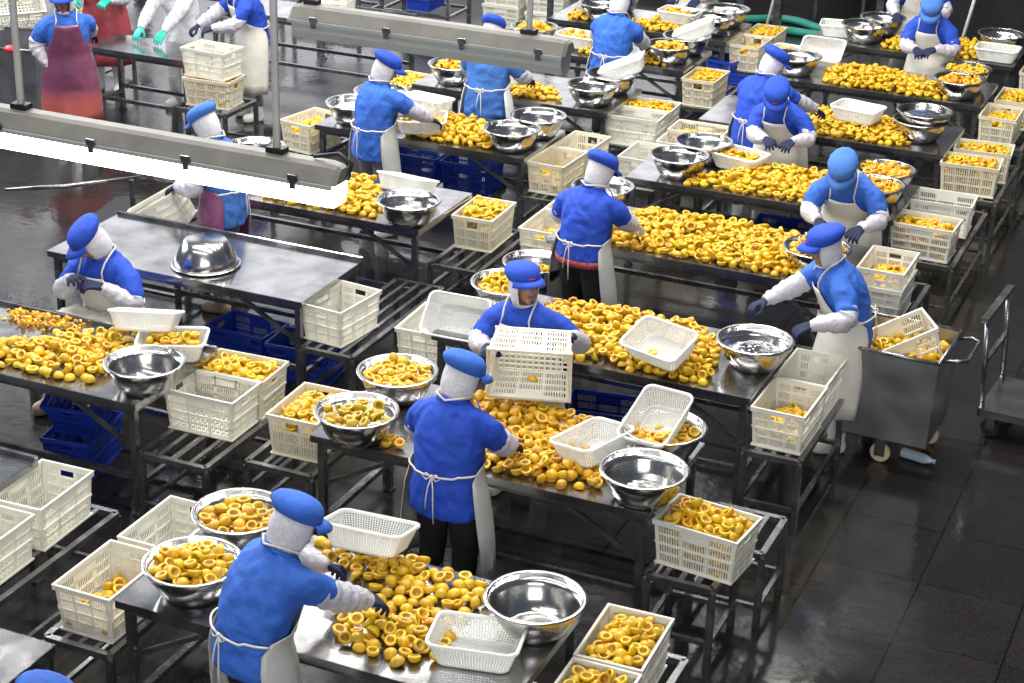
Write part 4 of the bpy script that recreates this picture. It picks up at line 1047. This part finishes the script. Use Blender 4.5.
    for rr, dz in ((1.0, .050), (1.35, .048), (1.68, .034)):
        for a in aa: vs.append(H+HR @ Vector((.1*math.cos(a)*(1+(rr-1)*.35), .112*math.sin(a)*rr-.006, .034+dz-.03-.03*(rr-1)*abs(math.cos(a)))))
    m = len(aa); br.add(vs, [(i*m+k, i*m+k+1, (i+1)*m+k+1, (i+1)*m+k) for i in range(2) for k in range(m-1)])
    link('brim', thicken(br, M[cap], .006), co)
    # red thread mark on the front of the cap
    lg = MB()
    for k, w in enumerate((.012, .018, .012)): 
        a = R(90+(k-1)*9); c = H+HR @ Vector((.110*math.cos(a), .127*math.sin(a)-.014, .066)); lg.ellipsoid(c, (w*.6, .004, .007), HR, 8, 5)
    lg.build('stitched_mark', M['logo'], co, True)
    # apron
    if apron:
        apm = MB(); rows = []; n = 29
        prof = [(1.265, 27, .03), (1.23, 29, .026), (1.20, 32, .022), (1.15, 36, .022), (1.08, 46, .024), (1.02, 72, .024), (.98, 104, .024), (.93, 116, .026), (.86, 118, .03), (.78, 118, .036)]
        low = [] if seated else [(.66, 116, .05), (.54, 113, .06), (.42, 110, .066), (.32, 106, .07)]
        for z, ph, e in prof+low:
            rx, ry = ell(max(z, .74)); e += .036 if z > 1 else .024
            r_ = []
            for k in range(n):
                a = math.radians(90-ph+2*ph*k/(n-1)); fold = 1+.03*math.sin(9*a+z*6)*max(0, .95-z)*1.6
                r_.append(T((rx+e)*math.cos(a)*fold, (ry+e)*math.sin(a)*fold, z))
            rows.append(r_)
        if seated:
            hy_ = hips[1].y
            for y, z, w in ((.16, .60, .23), (.26, .605, .25), (.38, .60, .26), (.50, .585, .27), (.535, .50, .27), (.535, .36, .28)):
                rows.append([Vector((w*(1-2*k/(n-1)), hy_+y-.25*max(0, abs(1-2*k/(n-1))-.8)*.1, z-.10*max(0, abs(1-2*k/(n-1))-.72)+.012*math.sin(k*1.3+y*20))) for k in range(n)])
        apm.loft(rows, cap=False, closed=False)
        am = thicken(apm, M[apron], .004); am.polygons.foreach_set('use_smooth', [True]*len(am.polygons)); ao = link('apron', am, root)
        for sd in (-1, 1):
            st = MB(); rx, ry = ell(1.265); a = R(90-26*sd); e = .064
            p0 = T((rx+e)*math.cos(a), (ry+e)*math.sin(a), 1.265)
            st.tube([p0, T(sd*.09, .128, 1.30), T(sd*.094, .085, 1.345), T(sd*.098, .02, 1.372), T(sd*.08, -.06, 1.37), T(0, -.105, 1.35)], .006, 6); st.build('neck_strap', M['cord'], ao, True)
        ti = MB(); e = .052; rx, ry = ell(.98)
        ti.tube([T((rx+e)*math.cos(a), (ry+e)*math.sin(a), .975-.012*math.sin(-a)) for a in np.linspace(R(-15), R(-165), 22)], .006, 6)
        kb = T(.0, -ry-e-.004, .965)
        for sd in (-1, 1):
            ti.tube([kb, kb+Vector((sd*.03, -.006, .02)), kb+Vector((sd*.055, -.006, -.0)), kb+Vector((sd*.03, -.008, -.018)), kb], .004, 6)
            ti.tube([kb, kb+Vector((sd*.015, -.012, -.06)), kb+Vector((sd*.022, -.022, -.13-.05*(sd > 0))), kb+Vector((sd*.026, -.022, -.19-.08*(sd > 0)))], .004, 6)
        ti.ellipsoid(kb, (.013, .01, .013), None, 8, 6); ti.build('waist_tie', M['cord'], ao, True)
    return root

person('worker in blue bending over the nearest table, seen from behind, grey apron', (-3.86, 6.14), -26, 30, (-3.78, 6.92, .87), (-3.45, 6.72, .87), 25, -10, 'azure', 'ap_grey', cap='azure', s=1.03, hemz=.79)
person('worker seen from behind at the second table, royal blue smock, tied tape', (-3.80, 8.0), -3, 12, (-4.08, 8.42, .86), (-3.60, 8.46, .90), 22, -32, 'royal', 'ap_grey', cap='azure', boot='boot_t')
person('worker facing the camera, emptying a white crate over the second table', (-4.04, 9.58), 180, 12, (-3.66, 9.40, 1.20), (-4.12, 9.14, 1.08), -6, 50, 'royal', 'ap_white', boot='boot_w', curl=55, s=.97, step=.08)
person('worker in white apron and white boots tilting a bowl of water', (-2.42, 11.08), 116, 28, (-2.56, 10.62, .95), (-3.02, 10.76, .96), 14, 4, 'azure', 'ap_white', boot='boot_w', pants='greyc', cap='royal', s=1.0)
person('worker bending face-down over the right end of the largest heap', (-2.90, 13.08), 178, 44, (-2.70, 12.6, .93), (-3.02, 12.62, .93), 44, 0, 'azure', 'ap_white', cap='pale', pants='greyc')
person('worker seen from behind with red checked hem at the largest heap', (-4.44, 11.58), -16, 18, (-4.6, 12.0, .92), (-4.20, 12.05, .92), 25, -12, 'royal', 'ap_grey', hem='check', hemz=.83, glove='sleeve', boot='boot_w')
person('worker in royal blue seen from behind at the sixth right table', (-4.22, 15.04), -20, 20, (-4.2, 15.5, .95), (-3.75, 15.5, .95), 28, -30, 'royal', 'ap_grey')
person('capped worker in front of another, peeling over the fifth right table', (-3.92, 14.72), 178, 34, (-3.70, 14.28, .98), (-3.90, 14.26, .98), 42, 12, 'royal', 'ap_white', s=.97)
person('worker with pale blue cap, head bowed, behind the seventh right table', (-3.38, 18.18), 174, 26, (-3.30, 17.78, 1.0), (-3.44, 17.76, .99), 44, 14, 'royal', 'ap_white', cap='pale')
person('worker in cream apron with the head cut off by the top edge, farthest right table', (-3.82, 19.70), 176, 22, (-3.66, 19.36, .92), (-4.02, 19.34, .92), 30, 0, 'royal', 'ap_white')
person('worker seen from behind at the seventh left table, white tied apron', (-6.12, 16.46), -6, 14, (-6.32, 16.95, .92), (-5.92, 16.95, .92), 28, 0, 'azure', 'whitec', cap='royal')
person('worker in pale apron at the top edge, behind the farthest left table', (-6.22, 19.3), 182, 20, (-6.08, 18.86, .93), (-6.38, 18.86, .95), 30, 0, 'whitec', 'ap_white')
person('worker seen from behind below the unlit lamp, white apron strings', (-6.70, 14.82), 2, 8, (-6.95, 15.25, .92), (-6.45, 15.25, .92), 25, -4, 'pale', 'whitec', boot='dark')
person('worker in long grey apron seen from behind at the fifth left table', (-7.02, 13.24), -24, 12, (-6.95, 13.72, .92), (-6.62, 13.68, .92), 25, -30, 'azure', 'ap_grey', pants='greyc')
person('worker in purple apron behind the glowing lamp, turned to the left', (-7.28, 11.25), 98, 14, (-7.62, 11.08, .93), (-7.58, 11.28, .98), 30, -10, 'pale', 'ap_purple', boot='boot_t', pants='greyc', cap='pale', s=1.02)
person('seated worker in white apron with navy gloves peeling at the left', (-7.18, 9.66), 175, 16, (-7.06, 9.30, .86), (-7.24, 9.28, .90), 40, -32, 'royal', 'ap_white', seated=True, boot='boot_t', pants='greyc', s=1.06)
person('worker in shiny purple apron standing at the top left by the tub cart', (-10.62, 13.88), 218, 4, (-10.86, 14.62, .87), (-10.72, 13.7, .78), 8, -20, 'azure', 'ap_plum', pants='greyc', s=1.02, curl=20)
person('worker in white coat with teal rubber gloves on the narrow table', (-10.52, 15.62), 180, 24, (-10.44, 15.1, .84), (-10.70, 15.08, .84), 30, 0, 'whitec', None, glove='teal', pants='whitec', coat=True, cap='whitec', curl=15)
person('worker in red apron with a teal glove at the top left', (-11.55, 15.75), 200, 8, (-11.3, 15.45, 1.0), (-11.75, 15.45, .95), 15, 0, 'whitec', 'ap_red', glove='teal', pants='whitec', cap='whitec')
person('worker in blue and white apron leaning at the end of the narrow table', (-9.70, 15.62), 140, 20, (-9.95, 15.2, .95), (-10.28, 15.2, .83), 30, 0, 'royal', 'ap_white', pants='greyc')
person('worker of whom only the blue cap shows at the bottom left', (-3.93, 4.60), -50, 6, None, None, 20, -10, 'azure', 'ap_white', cap='azure')

# ------------------------------------------------------------------ the peaches become objects: the 300 that show largest one by one, the rest as one mass
CAMP = np.array([0, 0, CAMH]); fwn, r2n, u2n = np.array(fw), np.array(r2), np.array(u2)
def in_frame(p):
    v = p-CAMP; d = v @ fwn; x, y = 512+FPX*(v @ r2n)/d, 341.5-FPX*(v @ u2n)/d
    return 2 < x < 1022 and 2 < y < 681
order = sorted(range(len(PEACHES)), key=lambda i: np.linalg.norm(PEACHES[i][0]-CAMP)+(0 if PEACHES[i][6] else 6)+(0 if in_frame(PEACHES[i][0]) else 50))
TPL = [peach_template(14, 5, k) for k in range(5)]; LOW = [peach_template(9, 3, k) for k in range(5)]
def peach_mesh(v, f, c, name):
    me = bpy.data.meshes.new(name); me.from_pydata([tuple(p) for p in v], [], f)
    at = me.color_attributes.new('Col', 'FLOAT_COLOR', 'POINT'); at.data.foreach_set('color', np.c_[c, np.ones(len(c))].astype(np.float32).ravel())
    me.materials.append(M['peach']); me.polygons.foreach_set('use_smooth', [True]*len(me.polygons)); return me
VAR = {}
for i in order[:300]:
    p, r, s, tn, label, group, top = PEACHES[i]
    key = (rng.randrange(5), round(tn[0]*5), round(tn[1]/tn[0]*6))
    if key not in VAR:
        v, f, c = TPL[key[0]]; VAR[key] = peach_mesh(v, f, c*np.array(tn), 'peach_half')
    o = link('peach_half', VAR[key]); m = Matrix(r.tolist()).to_4x4(); m.translation = Vector(p); o.matrix_world = m @ Matrix.Scale(s, 4)
    tag(o, label, 'peach', group)
vs, fs, cs, base = [], [], [], 0
for i in order[300:]:
    p, r, s, tn, label, group, top = PEACHES[i]; v, f, c = LOW[rng.randrange(5)]
    vs.append((v*s) @ r.T+p); cs.append(c*np.array(tn)); fs.extend([tuple(k+base for k in q) for q in f]); base += len(v)
tag(link('peach_halves', peach_mesh(np.concatenate(vs), fs, np.concatenate(cs), 'peach_halves')), 'mass of halved yellow peaches heaped on tables and in crates farther back', 'peaches', kind='stuff')
print('PEACHES', len(PEACHES), len(order))

for o in bpy.data.objects:
    if o.get('label') and len(o['label'].split()) > 16: print('LONG', len(o['label'].split()), o['label'])
